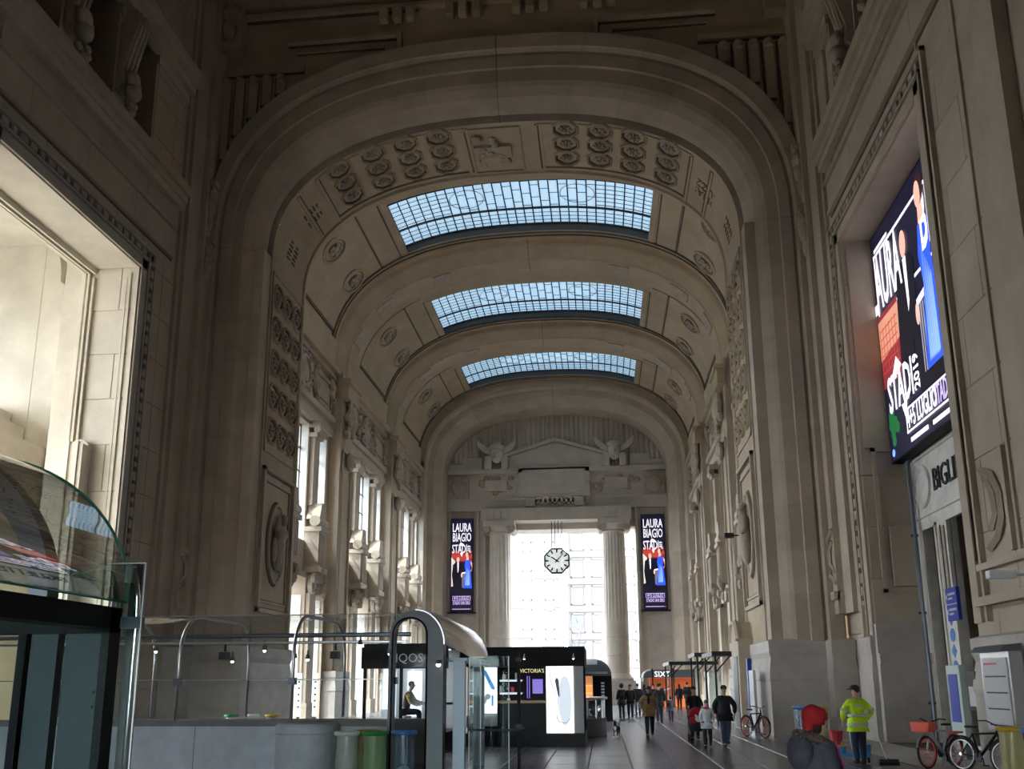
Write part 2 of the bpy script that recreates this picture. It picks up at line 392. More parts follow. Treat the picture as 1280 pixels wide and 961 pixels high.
for s in (-1, 1):
    for i in range(4):
        for j in range(3):
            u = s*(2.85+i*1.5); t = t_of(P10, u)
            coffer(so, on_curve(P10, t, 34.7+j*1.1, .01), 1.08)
    # panel border of the coffer field
    for (ua, ub, ya, yb) in ((1.6, 8.3, 37.75, 37.9), (1.6, 8.3, 34.33, 34.42)):
        pth = [se(P10[0]-.06, P10[1], P10[2]-.06, P10[3], t_of(P10, s*(ua+(ub-ua)*k/12))) for k in range(13)]
        obj('moulding', G().grid([[(u, ya, z) for u, z in pth], [(u, yb, z) for u, z in pth]]).grid([[(u, ya, z+.08) for u, z in pth], [(u, ya, z) for u, z in pth]]).grid([[(u, yb, z) for u, z in pth], [(u, yb, z+.08) for u, z in pth]]), 'stone_vault', so)
    for u in (1.64, 8.2, 9.02):
        obj('shade_line', G().box(-1.75, 1.75, -.03, .03, -.02, .02), 'shade_and_marks', so, mtx=on_curve(P10, t_of(P10, s*u), 36.2))  # dark strips painting the shade beside the soffit mouldings
    obj('shade_line', patch(t_of(P10, s*8.3), t_of(P10, s*1.6), 37.68, 37.74, .02, 16, P10), 'shade_and_marks', so); obj('shade_line', patch(t_of(P10, s*8.3), t_of(P10, s*1.6), 37.93, 37.99, .02, 16, P10), 'shade_and_marks', so)
    for u in (1.55, 1.75, 8.3, 9.1):
        m4 = on_curve(P10, t_of(P10, s*u), 36.2)
        obj('moulding', G().box(-1.8, 1.8, -.06, .06, -.02, .06), 'stone_vault', so, mtx=m4)
    for (z, words) in ((21.3, ('', '')), (23.2, ('TOMASO', 'BUZZI'))):      # incised lettering by the springing, only half legible
        t = next(t for t in [PI/2*k/400 for k in range(400)] if se(*P10, t)[1] > z)
        m4 = on_curve(P10, t if s > 0 else PI-t, 36.2, .015)
        for q, wd in enumerate(words):
            if wd and s > 0: g = text_g(wd, .72, .02, .8)
            else:                                         # worn lines nobody can read: only carved strokes
                g = G(); n_ = 11
                for k in range(n_): x = -1.0+2.0*k/(n_-1); g.box(x-.035, x+.035, -.2+.06*((k*7) % 3), .22-.05*((k*5) % 3), -.01, .02); g.box(x-.06, x+.06, .14-.1*((k*3) % 4), .2-.1*((k*3) % 4), -.01, .02)
            obj('lettering', g, 'shade_and_marks', so, mtx=m4 @ Matrix.Rotation(PI/2 if s > 0 else -PI/2, 4, 'Z') @ Matrix.Translation((0, .32-.64*q, 0)))
# emblem panel at the crown
m4 = on_curve(P10, PI/2+.03, 36.2)
obj('emblem_panel', G().box(-1.75, 1.75, -1.35, -1.25, 0, .08).box(-1.75, 1.75, 1.25, 1.35, 0, .08).box(-1.75, -1.65, -1.35, 1.35, 0, .08).box(1.65, 1.75, -1.35, 1.35, 0, .08)
    .box(-.45, .45, -.85, .85, 0, .14).lathe([(.75, 0), (.72, .16), (.5, .2), (0, .2)], (-.7, 0, 0), 8), 'stone_vault', so, mtx=m4)
g = G()
for k in range(14): g.ell((rnd.uniform(-1.1, 1.1), rnd.uniform(-.7, .7), .14), (rnd.uniform(.12, .3), rnd.uniform(.12, .3), .1), 6, 4)
obj('emblem_relief', g, 'stone_relief', so, mtx=m4)

# pier faces: lower panel with medallion, then 5 x 3 coffers
def frame_g(w0, w1, h0, h1, t=.1, d=.07):
    return G().box(w0, w1, h0, h0+t, 0, d).box(w0, w1, h1-t, h1, 0, d).box(w0, w0+t, h0, h1, 0, d).box(w1-t, w1, h0, h1, 0, d)
for s in (-1, 1):
    ex, ey, ez = (0, -s, 0), (0, 0, 1), (-s, 0, 0)
    F = lambda y, z, s=s: frame_m((s*10.0, y, z), (0, -s, 0), (0, 0, 1), (-s, 0, 0))
    pr = struct('trim_2', frame_g(-1.85, 1.85, -3.0, 3.05, .16, .14), 'stone', mtx=F(36.2, 7.75))
    obj('shade_line', frame_g(-1.68, 1.68, -2.83, 2.88, .06, .015), 'shade_and_marks', pr); obj('shade_line', frame_g(-1.39, 1.39, -2.49, 2.49, .04, .015), 'shade_and_marks', pr)  # panel edge shade painted as dark frames
    obj('shade_line', G().tube([(1.04*cos(2*PI*k/28), 1.8*sin(2*PI*k/28), 0) for k in range(28)], .04, 4, True), 'shade_and_marks', pr)
    obj('inner_frame', frame_g(-1.5, 1.5, -2.6, 2.6, .1, .06), 'stone', pr)
    g = G()
    ring = lambda rx, rz, h: [(rx*cos(2*PI*k/28), rz*sin(2*PI*k/28), h) for k in range(29)]
    g.grid([ring(1.0, 1.75, 0), ring(.99, 1.74, .12), ring(.9, 1.65, .14), ring(.85, 1.58, .03), ring(.1, .1, .01)])
    obj('medallion', g, 'stone', pr, smooth=False)
    g = G()                                              # standing figure in high relief
    g.ell((0, .95, .3), (.2, .24, .22)); g.ell((.05, .45, .25), (.42, .42, .25)); g.ell((0, 0, .22), (.34, .5, .24)); g.ell((-.15, -.65, .2), (.2, .55, .2)); g.ell((.18, -.7, .2), (.18, .6, .2))
    g.tube([(.35, .6, .25), (.62, .25, .3), (.4, .0, .4)], [.14, .12, .09]); g.tube([(-.35, .6, .25), (-.6, .8, .35), (-.45, 1.1, .3)], [.14, .12, .09])
    g.ell((-.4, -.3, .15), (.2, .6, .12)); g.ell((.1, 1.15, .28), (.26, .16, .2))
    obj('figure_relief', g, 'stone_relief', pr, smooth=True)
    pf = struct('trim_3', frame_g(-1.85, 1.85, -4.05, 4.05, .09, .06), 'stone', mtx=F(36.2, 15.5))
    for i in range(5):
        for j in range(3): coffer(pf, Matrix.Translation(((j-1)*1.2, (i-2)*1.52, .01)), 1.04)
# plinths of the big piers (moulded)
def plinth(name, x0, x1, y0, y1, h, m='stone_base', grow=.16):
    g = G(); lv = [(0, grow), (h*.55, grow), (h*.58, grow*1.15), (h*.66, grow*1.0), (h*.8, grow*.55), (h*.86, grow*.9), (h*.98, grow*.9), (h, 0)]
    r = [(x0, y0), (x1, y0), (x1, y1), (x0, y1)]; v = []
    for z, q in lv: v += [(x0-q, y0-q, z), (x1+q, y0-q, z), (x1+q, y1+q, z), (x0-q, y1+q, z)]
    g.add(v, [(4*j+i, 4*j+(i+1) % 4, 4*j+4+(i+1) % 4, 4*j+4+i) for j in range(len(lv)-1) for i in range(4)]+[(3, 2, 1, 0), tuple(4*(len(lv)-1)+i for i in range(4))])
    return g
for s in (-1, 1):
    xs = sorted((s*10.0, s*12.1)); 
    struct('baseboard_right' if s > 0 else 'baseboard_left', plinth('p', xs[0], xs[1], 33.15, 38.45, 3.4), 'stone_base')
    xs = sorted((s*11.95, s*12.6))
    struct('baseboard_right' if s > 0 else 'baseboard_left', plinth('p', xs[0], xs[1], 32.3, 33.6, 3.35, grow=.1), 'stone_base')

# ============================================================ vault bays, ribs, skylights
VA = (11.95, 20.3, 8.1, 2.5); RB = (11.2, 20.0, 7.25, 2.5)
cl = struct('ceiling')
bays = [(38.5, 49.0, 42.75, 48.2), (51.5, 61.75, 55.3, 61.0), (64.3, 74.5, 68.3, 73.7)]
tS0, tS1 = t_of(VA, 7.2), t_of(VA, -7.2)
ts = [PI*i/72 for i in range(73)]; ts = sorted(set([t for t in ts if abs(t-tS0) > .012 and abs(t-tS1) > .012]+[tS0, tS1]))
i0, i1 = ts.index(tS0), ts.index(tS1)
g = G(); ring = lambda r, h: [(r*cos(2*PI*k/20), r*sin(2*PI*k/20), h) for k in range(21)]
g.grid([ring(.86, 0), ring(.85, .1), ring(.74, .12), ring(.7, .0), ring(.64, 0), ring(.6, .07), ring(.54, .07), ring(.52, .0)]); med = g.mesh('medallion', 'stone_vault')
med_rel = []
for q in range(4):
    g = G(); r2 = random.Random(q)
    g.ell((0, .22, .1), (.13, .15, .1)); g.ell((0, -.05, .08), (.2, .22, .1)); g.tube([(-.15, 0, .1), (-.35, .12, .1), (-.3, -.15, .1)], .07, 6); g.tube([(.12, 0, .1), (.34, -.05, .1), (.3, .25, .1)], .07, 6)
    for k in range(5): g.ell((r2.uniform(-.35, .35), r2.uniform(-.4, -.15), .06), (.14, .1, .08), 6, 4)
    med_rel.append(g.mesh('figure_relief', 'stone_relief', True))
g = G(); g.add([(.62*cos(2*PI*k/20), .62*sin(2*PI*k/20), .012) for k in range(20)], [tuple(range(20))]); med_bg = g.mesh('recess', 'shade_and_marks'); med_gr = G().tube([(.89*cos(2*PI*k/28), .89*sin(2*PI*k/28), .0) for k in range(28)], .035, 4, True).tube([(.68*cos(2*PI*k/28), .68*sin(2*PI*k/28), .03) for k in range(28)], .03, 4, True).mesh('shade_line', 'shade_and_marks')  # medallion shade painted as a dark disc and dark rings
for b, (y0, y1, s0, s1) in enumerate(bays):
    g = G()
    g.grid([[vpt(t, y0) for t in ts], [vpt(t, s0) for t in ts]]); g.grid([[vpt(t, s1) for t in ts], [vpt(t, y1) for t in ts]])
    g.grid([[vpt(t, s0) for t in ts[:i0+1]], [vpt(t, s1) for t in ts[:i0+1]]]); g.grid([[vpt(t, s0) for t in ts[i1:]], [vpt(t, s1) for t in ts[i1:]]])
    vb = obj('vault', g, 'stone_vault', cl)
    g = G(); T = ts[i0:i1+1]                             # the dark grey shaft up to the glass
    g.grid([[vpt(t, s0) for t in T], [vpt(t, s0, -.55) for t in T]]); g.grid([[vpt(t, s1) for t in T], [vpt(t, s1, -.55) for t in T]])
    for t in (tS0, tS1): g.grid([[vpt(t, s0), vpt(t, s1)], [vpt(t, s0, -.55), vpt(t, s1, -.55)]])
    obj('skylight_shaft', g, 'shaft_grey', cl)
    for y in (y1-.68, y1-.35): obj('shade_line', patch(.05, PI-.05, y-.05, y, .14, 48), 'shade_and_marks', cl)  # dark bands painting the shade between the vault mouldings
    for sd in (0, 1):
        f = (lambda t: t) if sd == 0 else (lambda t: PI-t)
        tA, tB, tC = f(t_of(VA, 11.6)), f(t_of(VA, 8.9)), f(t_of(VA, 7.75))
        obj('panel', patch(f(t_of(VA, 11.75)), tB, s0-1.0, y1-.75, .07), 'stone_vault', cl)
        obj('panel', patch(f(t_of(VA, 8.75)), tC, s0-1.0, y1-.75, .05, 4), 'stone_vault', cl)
        obj('moulding', patch(f(.02), f(t_of(VA, 11.83)), y0, y1, .22, 3), 'stone_vault', cl)
        obj('shade_line', patch(f(t_of(VA, 8.88)), f(t_of(VA, 8.8)), s0-.95, y1-.8, .075, 2), 'shade_and_marks', cl); obj('shade_line', patch(f(t_of(VA, 11.72)), tB, y1-.83, y1-.75, .08, 10), 'shade_and_marks', cl); obj('shade_line', patch(f(t_of(VA, 11.76)), f(t_of(VA, 11.72)), s0-.95, y1-.8, .09, 2), 'shade_and_marks', cl)
        obj('shade_line', patch(f(t_of(VA, 7.7)), f(t_of(VA, 7.63)), s0-.3, s1+.3, .03, 2), 'shade_and_marks', cl)
        obj('shaft_border', patch(f(t_of(VA, 7.55)), f(t_of(VA, 7.25)), s0-.3, s1+.3, .05, 2), 'stone_vault', cl)
        for y in (s0+.7, s1-.9):
            mo = link('medallion', med, cl, on_curve(VA, f(t_of(VA, 10.35)), y, .07) @ Matrix.Scale(1.05, 4))
            link('recess', med_bg, mo); link('shade_line', med_gr, mo); link('figure_relief', med_rel[(b+sd) % 4], mo)
    obj('shaft_border', patch(tS0, tS1, s1+.02, s1+.3, .05, 30), 'stone_vault', cl)
    obj('moulding', patch(.05, PI-.05, y1-.62, y1-.4, .07, 48), 'stone_vault', cl)
    obj('moulding', patch(.05, PI-.05, y1-.3, y1-.02, .13, 48), 'stone_vault', cl)
    # skylight: ribs, bars, panes
    w = struct('window_%d' % (b+1)); NB = 28
    tt = [tS0+(tS1-tS0)*k/NB for k in range(NB+1)]
    uu = [7.2-14.4*k/NB for k in range(NB+1)]; tt = [t_of(VA, u) for u in uu]
    Yb = [s0, s0+(s1-s0)*.13, s0+(s1-s0)*.66, s1]
    for k in range(NB):
        for j in range(3):
            g = G(); g.grid([[vpt(tt[k], Yb[j], -.5), vpt(tt[k+1], Yb[j], -.5)], [vpt(tt[k], Yb[j+1], -.5), vpt(tt[k+1], Yb[j+1], -.5)]])
            obj('pane', g, 'skylight_glass', w)
    for k in range(NB+1): obj('glazing_rib', G().tube([vpt(tt[k], s0, -.46), vpt(tt[k], s1, -.46)], .04, 4), 'window_frame', w)
    for y in Yb: obj('glazing_bar', G().tube([vpt(t, min(max(y, s0+.05), s1-.05), -.45) for t in tt], .06, 4), 'window_frame', w)
    g = G(); NR = 13
    for q in range(1, NR*1):
        y = s0+(s1-s0)*q/NR
        for k in range(NB):
            mid = 6 <= k < 22 and .13 < q/NR < .66
            if mid and (q+k) % 3: continue
            g.tube([vpt(tt[k], y, -.47), vpt(tt[k+1], y, -.47)], .021, 4)
    obj('thin_bars', g, 'window_frame', w, kind='stuff')
    for uc in (-3.1, 3.1):
        yc = s0+(s1-s0)*.4
        obj('oval_bar', G().tube([vpt(t_of(VA, uc+.95*cos(2*PI*k/24)), yc+.95*sin(2*PI*k/24), -.46) for k in range(24)], .02, 4, True), 'window_frame', w)

# ribs between the bays (arch 2 and 3) and the end arch
for n_, (ya, yb) in enumerate(((49.0, 51.5), (61.75, 64.3))):
    def rb(d): return (RB[0]+d, RB[1], RB[2]+d*1.1, RB[3])
    r = struct('trim_4')
    prof = [(rb(2.2), ya+.02), (rb(.62), ya+.02), (rb(.5), ya+.1), (rb(.28), ya+.45), (rb(.08), ya+.75), (rb(0), ya+.8), (rb(0), yb-.2), (rb(.12), yb-.15), (rb(2.2), yb+.02)]
    swept(r, 'arch_stone', prof, 0.0, 'stone_vault', 20.0, 1.6)
    for s in (-1, 1):
        obj('core', G().box(s*11.24, s*12.6, ya+.1, yb-.05, 0, 20.2), 'stone', r)
        for q, ue in enumerate(((10.9, 10.45), (9.6, 8.6), (6.1, 4.9))):
            f = (lambda t: t) if s > 0 else (lambda t: PI-t)
            obj('relief_block', patch(f(t_of(RB, ue[0])), f(t_of(RB, ue[1])), ya+1.0, yb-.3, .07, 4, RB), 'stone_relief', r)
# ============================================================ near hall walls (before the arch)
NB_ = {1: (22.0, 30.0, 17.3), -1: (20.65, 28.5, 17.0)}
WN = {1: 'wall_right', -1: 'wall_left'}
near = {}
def bead_strip(g, face, s, pts, r=.1, step=.42):
    """carved bead-and-bar moulding along a polyline of (y, z) on the plane x = face"""
    for (ya, za), (yb, zb) in zip(pts, pts[1:]):
        L = math.hypot(yb-ya, zb-za); n = int(L/step); dy, dz = (yb-ya)/L, (zb-za)/L
        for i in range(n):
            d = (i+.5)*L/n; y, z = ya+dy*d, za+dz*d; h = step*.36 if i % 3 else step*.2
            g.box(face, face-s*.09, y-abs(dy)*h-abs(dz)*r, y+abs(dy)*h+abs(dz)*r, z-abs(dz)*h-abs(dy)*r, z+abs(dz)*h+abs(dy)*r)
    return g
for s in (1, -1):
    y0, y1, zt = NB_[s]; A, B = s*12.75, s*14.9
    w = near[s] = struct(WN[s], G().box(A, B, -12, y0, 0, 34).box(A, B, y1, 33.2, 0, 34).box(A, B, y0, y1, zt, 21.6).box(A, B, y0-3, y1, 26.2, 34).box(s*14.3, B, y0-3, y1, 21.6, 26.2), 'stone')
    # dressed stone on the faces: x axis of the face runs so that x cross up = inward normal
    def face(ya, yb, za, zb, u=12.75, **k):
        if s > 0: stones(w, (s*u, yb, za), (0, -1, 0), (0, 0, 1), (-1, 0, 0), yb-ya, zb-za, **k)
        else: stones(w, (s*u, ya, za), (0, 1, 0), (0, 0, 1), (1, 0, 0), yb-ya, zb-za, **k)
    face(18.6, y0, 0, 33, ch=1.75, sw=2.4)
    face(y1, 33.2, 0, 33, ch=1.75, sw=1.6, bond=False)
    face(y0, y1, zt, 18.9, ch=1.6, sw=2.0)
    face(y0, y1, 26.2, 33, ch=1.75, sw=2.4)
    # reveals of the opening
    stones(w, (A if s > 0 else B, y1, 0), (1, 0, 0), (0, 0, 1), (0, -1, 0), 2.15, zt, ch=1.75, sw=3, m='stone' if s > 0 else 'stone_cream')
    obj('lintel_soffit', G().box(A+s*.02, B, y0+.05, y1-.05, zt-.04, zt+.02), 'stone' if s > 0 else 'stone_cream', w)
    # frame: inner band, bead moulding, outer fillet
    fr = G()
    f0 = 12.72
    for (q0, q1, d) in ((.0, .35, .06), (.42, .5, .10), (.78, .9, .13)):
        fr.box(s*f0, s*(f0-d), y1+q0, y1+q1, 3.2, zt+q1).box(s*f0, s*(f0-d), y0-q1, y0-q0, 3.2, zt+q1).box(s*f0, s*(f0-d), y0-q1, y1+q1, zt+q0, zt+q1)
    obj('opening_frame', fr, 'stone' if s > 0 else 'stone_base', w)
    obj('bead_ground', G().box(s*12.72, s*12.69, y1+.52, y1+.76, 4.2, zt+.76).box(s*12.72, s*12.69, y0-.76, y1+.76, zt+.5, zt+.76), 'shade_and_marks', w)
    for (za, zb) in ((zt+1.27, zt+1.35), (zt+2.7, zt+2.76)): obj('shade_line', G().box(s*12.73, s*12.68, 12, 30.6, za, zb), 'shade_and_marks', w)  # shade under the frieze bands painted as dark strips
    obj('bead_moulding', bead_strip(G(), s*12.7, s, [(y1+.64, 4.2), (y1+.64, zt+.62), (y0-.64, zt+.62)]), 'stone_relief', w, kind='stuff')
    # frieze bands and cornice above the frame
    for (za, zb, d) in ((zt+1.35, zt+1.5, .16), (zt+1.5, zt+2.55, .08), (zt+2.55, zt+2.7, .2)):
        obj('frieze_band', G().box(s*f0, s*(f0-d), 12, 30.6, za, zb), 'stone', w)
    if s > 0: face(12.6, 30.6, zt+1.5, zt+2.55, u=12.64, ch=1.1, sw=3.0)
    else: face(12.6, 30.6, zt+1.5, zt+2.55, u=12.64, ch=1.1, sw=3.0)
    for (za, zb, d) in ((20.6, 20.9, .25), (20.9, 21.2, .34), (21.2, 21.6, .5)):
        obj('cornice', G().box(s*f0, s*(f0-d), 10, 30.9, za, zb), 'stone', w)
    # attic with openings and scroll consoles
    gaps = [(17.8, 19.6), (20.8, 22.6), (23.8, 25.7), (26.8, 28.4)]
    if s > 0: gaps = [(18.6, 20.4), (21.6, 23.4), (24.6, 26.2), (27.6, 29.0)]
    pier = [(15, gaps[0][0])]+[(gaps[i][1], gaps[i+1][0]) for i in range(3)]+[(gaps[3][1], 30.9)]
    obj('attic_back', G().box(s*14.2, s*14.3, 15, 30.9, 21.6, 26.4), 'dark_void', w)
    for i, (pa, pb) in enumerate(pier):
        at = obj('attic_pier', G().box(s*12.85, s*14.2, pa, pb, 21.6, 26.4).box(s*12.85, s*12.7, pa+.12, pb-.12, 25.2, 25.5).box(s*12.85, s*12.65, pa, pb, 25.5, 25.9), 'stone', w)
        obj('attic_trim', G().box(s*12.85, s*12.75, pa, pa+.12, 21.6, 25.6).box(s*12.85, s*12.75, pb-.12, pb, 21.6, 25.6), 'stone', w)
        if 0 < i < 4:
            yc = (pa+pb)/2
            pts = [(12.85, 25.8), (12.2, 25.8), (12.1, 25.2), (12.35, 24.2), (12.55, 23.4), (12.5, 22.8), (12.85, 22.6)]
            cs = obj('console', G().prism([(s*p[0], p[1]) for p in (pts if s < 0 else pts[::-1])], 'y', yc-.34, yc+.34), 'stone', w, bev=.04)
            g = G()
            for e in (-.22, 0, .22): g.tube([(s*12.15, yc+e, 25.7), (s*12.1, yc+e, 25.2), (s*12.33, yc+e, 24.2), (s*12.5, yc+e, 23.4)], .07, 6)
            obj('console_fluting', g, 'stone', cs, smooth=True)
            g = G().ell((s*12.3, yc, 22.55), .3, 12, 8).ell((s*12.35, yc, 23.1), (.25, .3, .35)).ell((s*12.3, yc-.25, 22.95), (.14, .14, .2)).ell((s*12.3, yc+.25, 22.95), (.14, .14, .2))
            for k in range(7): g.ell((s*(12.35+rnd.uniform(-.1, .1)), yc+rnd.uniform(-.25, .25), 22.2-k*.09), (.13, .16, .14), 6, 4)
            obj('mask_relief', g, 'stone_relief', cs, smooth=True)
    obj('attic_cornice', G().box(s*12.85, s*12.4, 15, 30.9, 25.9, 26.2).box(s*12.85, s*12.1, 15, 30.9, 26.2, 26.8), 'stone', w)
    # corner pilaster strips with carved heads
    for (ya, yb, d) in ((32.2, 33.2, .5), (31.2, 32.2, .28), (30.95, 31.2, .12)):
        obj('pilaster_strip', G().box(s*f0, s*(f0-d), ya, yb, 4.2, 33), 'stone', w)
    for z, sc in ((22.3, 1.0), (19.7, .8)):
        g = G().box(s*12.6, s*11.95, 32.35, 33.0, z+.3, z+.55).box(s*12.6, s*12.05, 32.4, 32.95, z+.15, z+.3)
        g.ell((s*12.2, 32.6, z-.1), (.28, .3, .35)).ell((s*12.22, 32.6, z-.6), (.24, .28, .45)).ell((s*12.24, 32.6, z-1.2), (.16, .22, .5))
        obj('carved_console', g, 'stone_relief', w, smooth=False)
    # groove panels, ledges and plinth on the near pier
    g = G()
    for ya in (y0-.45, 19.3, 18.9): g.box(s*f0, s*(f0-.06), ya-.05, ya+.05, 4.6, 33)
    obj('pier_fillet', g, 'stone', w)
    obj('pier_setback', G().box(s*12.9, s*12.6, 18.0, 18.9, 3, 33).box(s*12.9, s*12.45, 17.0, 18.0, 3, 33), 'stone', w)
    obj('pier_ledge', G().box(s*f0, s*12.5, 16, 21.5, 3.55, 3.75).box(s*f0, s*12.55, 16, 21.3, 4.35, 4.5), 'stone', w)
    em = G().tube([(s*12.66, 20.7, 6.6), (s*12.66, 20.2, 6.4), (s*12.66, 19.9, 5.9), (s*12.66, 19.9, 5.4), (s*12.66, 20.2, 5.0), (s*12.66, 20.7, 4.8)], .09, 4)
    em.tube([(s*12.66, 20.5, 6.3), (s*12.66, 20.25, 6.0), (s*12.66, 20.2, 5.5), (s*12.66, 20.5, 5.2)], .08, 4).box(s*f0, s*12.62, 19.5, 19.65, 4.6, 6.9)
    obj('octagon_relief', em, 'stone', w)
    obj('octagon_relief', G().tube([(s*12.2, 32.2, 7.2), (s*12.15, 32.75, 6.9), (s*12.15, 32.9, 6.3), (s*12.15, 32.75, 5.6), (s*12.2, 32.2, 5.3)], .09, 4).tube([(s*12.2, 32.3, 6.8), (s*12.15, 32.6, 6.5), (s*12.15, 32.6, 6.0), (s*12.2, 32.3, 5.7)], .07, 4).box(s*12.3, s*12.1, 32.2, 32.9, 4.7, 5.0), 'stone', w)
    xs = sorted((s*12.65, s*14.8))
    struct('baseboard_right' if s > 0 else 'baseboard_left', plinth('p', xs[0], xs[1], -12, y0-.15, 2.9), 'stone_base')
    struct('baseboard_right' if s > 0 else 'baseboard_left', plinth('p', xs[0], xs[1], y1+.15, y1+1.4, 3.35, grow=.1), 'stone_base')
struct('ceiling', G().box(-15, 15, -12, 34.5, 33, 33.6), 'stone_vault')
struct('wall_back_unseen', G().box(-15, -7.5, -9.6, -9, 0, 33).box(2.5, 15, -9.6, -9, 0, 33).box(-7.5, 2.5, -9.6, -9, 5, 33), 'stone')  # unseen wall behind the camera, its opening sized to let in fill light

# jamb of the right recess: stacked frames on the face towards the camera
obj('jamb_panel', frame_g(.35, 2.0, 4.7, 9.6, .14, .08).box(.7, 1.7, 4.9, 6.9, 0, .12).box(.15, 1.4, 9.6, 17, 0, .05), 'stone', near[1], mtx=frame_m((12.75, 29.96, 0), (1, 0, 0), (0, 0, 1), (0, -1, 0)))
obj('jamb_base', G().box(12.7, 14.3, 29.7, 29.98, 0, 2.4).box(12.7, 14.3, 29.62, 29.98, 2.4, 2.75).box(12.7, 14.3, 29.78, 29.98, 2.75, 3.7), 'stone_base', near[1])
# right recess back wall: marble ticket hall front
rb_ = struct('wall_back_right')
g = G().box(14.3, 14.6, 22, 30, 6.7, 9.4)
for ya, yb in ((29.3, 30), (27.3, 28.1), (24.6, 25.4), (22, 22.6)): g.box(14.3, 14.6, ya, yb, 0, 6.7)
obj('marble_front', g, 'marble', rb_)
RF = lambda y, z, u=14.3: frame_m((u, y, z), (0, -1, 0), (0, 0, 1), (-1, 0, 0))
obj('sign_frame', frame_g(0, 7.3, 0, 2.0, .1, .08), 'marble', rb_, mtx=RF(29.75, 7.0))
obj('roundel', G().lathe([(.72, 0), (.7, .08), (.58, .1), (.5, .02), (0, .0)], (0, 0, 0), 24), 'marble', rb_, mtx=RF(28.9, 8.0))
obj('lettering', text_g('BIGLIETTERIA', 1.0, .03, .78, 'LEFT'), 'iron', rb_, mtx=RF(27.95, 7.95, 14.28))
for ya, yb in ((28.1, 29.3), (25.4, 27.3), (22.6, 24.6)):
    obj('door_frame', frame_g(0, yb-ya, 0, 6.7, .1, .06), 'marble', rb_, mtx=RF(yb, 0))
obj('carved_strip', G().box(14.3, 14.25, 27.5, 27.9, 4.2, 6.5), 'stone_relief', rb_)
for k in range(9): obj('carved_leaf', G().ell((14.25, 27.7, 4.35+k*.25), (.06, .14, .1), 8, 5), 'stone_relief', rb_)
struct('wall_ticket_hall', G().box(17.5, 17.7, 20, 32, 0, 9).box(14.6, 17.6, 32, 32.2, 0, 9).box(14.6, 17.6, 20, 20.2, 0, 9).box(14.6, 17.6, 20, 32, 9, 9.2), 'stone')
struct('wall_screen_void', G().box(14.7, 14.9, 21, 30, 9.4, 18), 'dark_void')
obj('transom', G().box(14.3, 14.5, 22, 30, 9.6, 10.4).box(14.3, 14.6, 27.0, 27.6, 9.4, 11), 'marble', rb_)

# ------------------------------------------------------------ annex seen through the left opening
an = struct('wall_annex', G().box(-27, -14.9, 31.0, 31.3, 0, 21).box(-27, -14.9, 9.7, 10, 0, 21).box(-15, -14.9, 9.7, 21, 0, 21), 'plaster_cream')
stones(an, (-22, 30.98, 0), (1, 0, 0), (0, 0, 1), (0, -1, 0), 7.1, 19.6, ch=9.8, sw=7.5, m='plaster_cream', gap=.004)
stones(an, (-17.2, 30.9, 0), (1, 0, 0), (0, 0, 1), (0, -1, 0), 1.5, 18.0, ch=1.5, sw=3, m='stone_cream', th=.16)
obj('inner_pilaster', G().box(-15.7, -14.9, 28.6, 30.98, 0, 19), 'stone_cream', an)
g = G().grid([[(-17.2-.9*(1-cos(PI/2*k/8))-.0, y, 17.6+1.9*sin(PI/2*k/8)) for k in range(9)] for y in (30.5, 31)])
obj('cove', g, 'stone_cream', an)
fr = G()
for (q0, q1, d) in ((.0, .16, .05), (.26, .34, .09), (.42, .5, .05)):
    fr.box(-14.9+q0, -14.9+q1, 28.4-d, 28.6, 0, 17-q0).box(-14.9+q0, -14.9+q1, 21, 28.6, 17-.2-d, 17)
    fr.box(-12.75-q0, -12.75-q1, 28.5-d, 28.6, 0, 17-q0)
obj('reveal_moulding', fr, 'stone_cream', an)
obj('jamb_pedestal', G().box(-14.6, -13.9, 27.9, 28.6, 0, 10.1).lathe([(.36, 0), (.36, .7)], (-14.25, 28.25, 10.0), 16, 'y').box(-14.15, -14.05, 27.85, 28, 0, 10.2).box(-14.45, -14.38, 27.85, 28, 0, 10.2), 'stone_cream', an)
struct('floor', G().box(-26.5, -14.95, 10, 31, -.01, .012), 'stone_cream')
stair = struct('trim_5', G().box(-22, -19.6, 27.5, 30.9, 0, 12.6).box(-19.6, -18.9, 27.7, 30.9, 0, 12.3).box(-18.9, -18.3, 27.9, 30.9, 0, 11.7).box(-18.3, -17.3, 28.2, 30.9, 0, 10.8), 'stone_cream')
struct('ceiling', G().box(-27, -14.8, 9.7, 31.3, 19.5, 20), 'plaster_cream')
struct('wall_annex_side', G().box(-27, -26.5, 9.7, 31.3, 16.5, 20).box(-27, -26.5, 9.7, 11, 0, 17).box(-27, -26.5, 30, 31.3, 0, 17).box(-27, -26.5, 17.5, 18.2, 0, 17).box(-27, -26.5, 23.5, 24.2, 0, 17), 'plaster_cream')

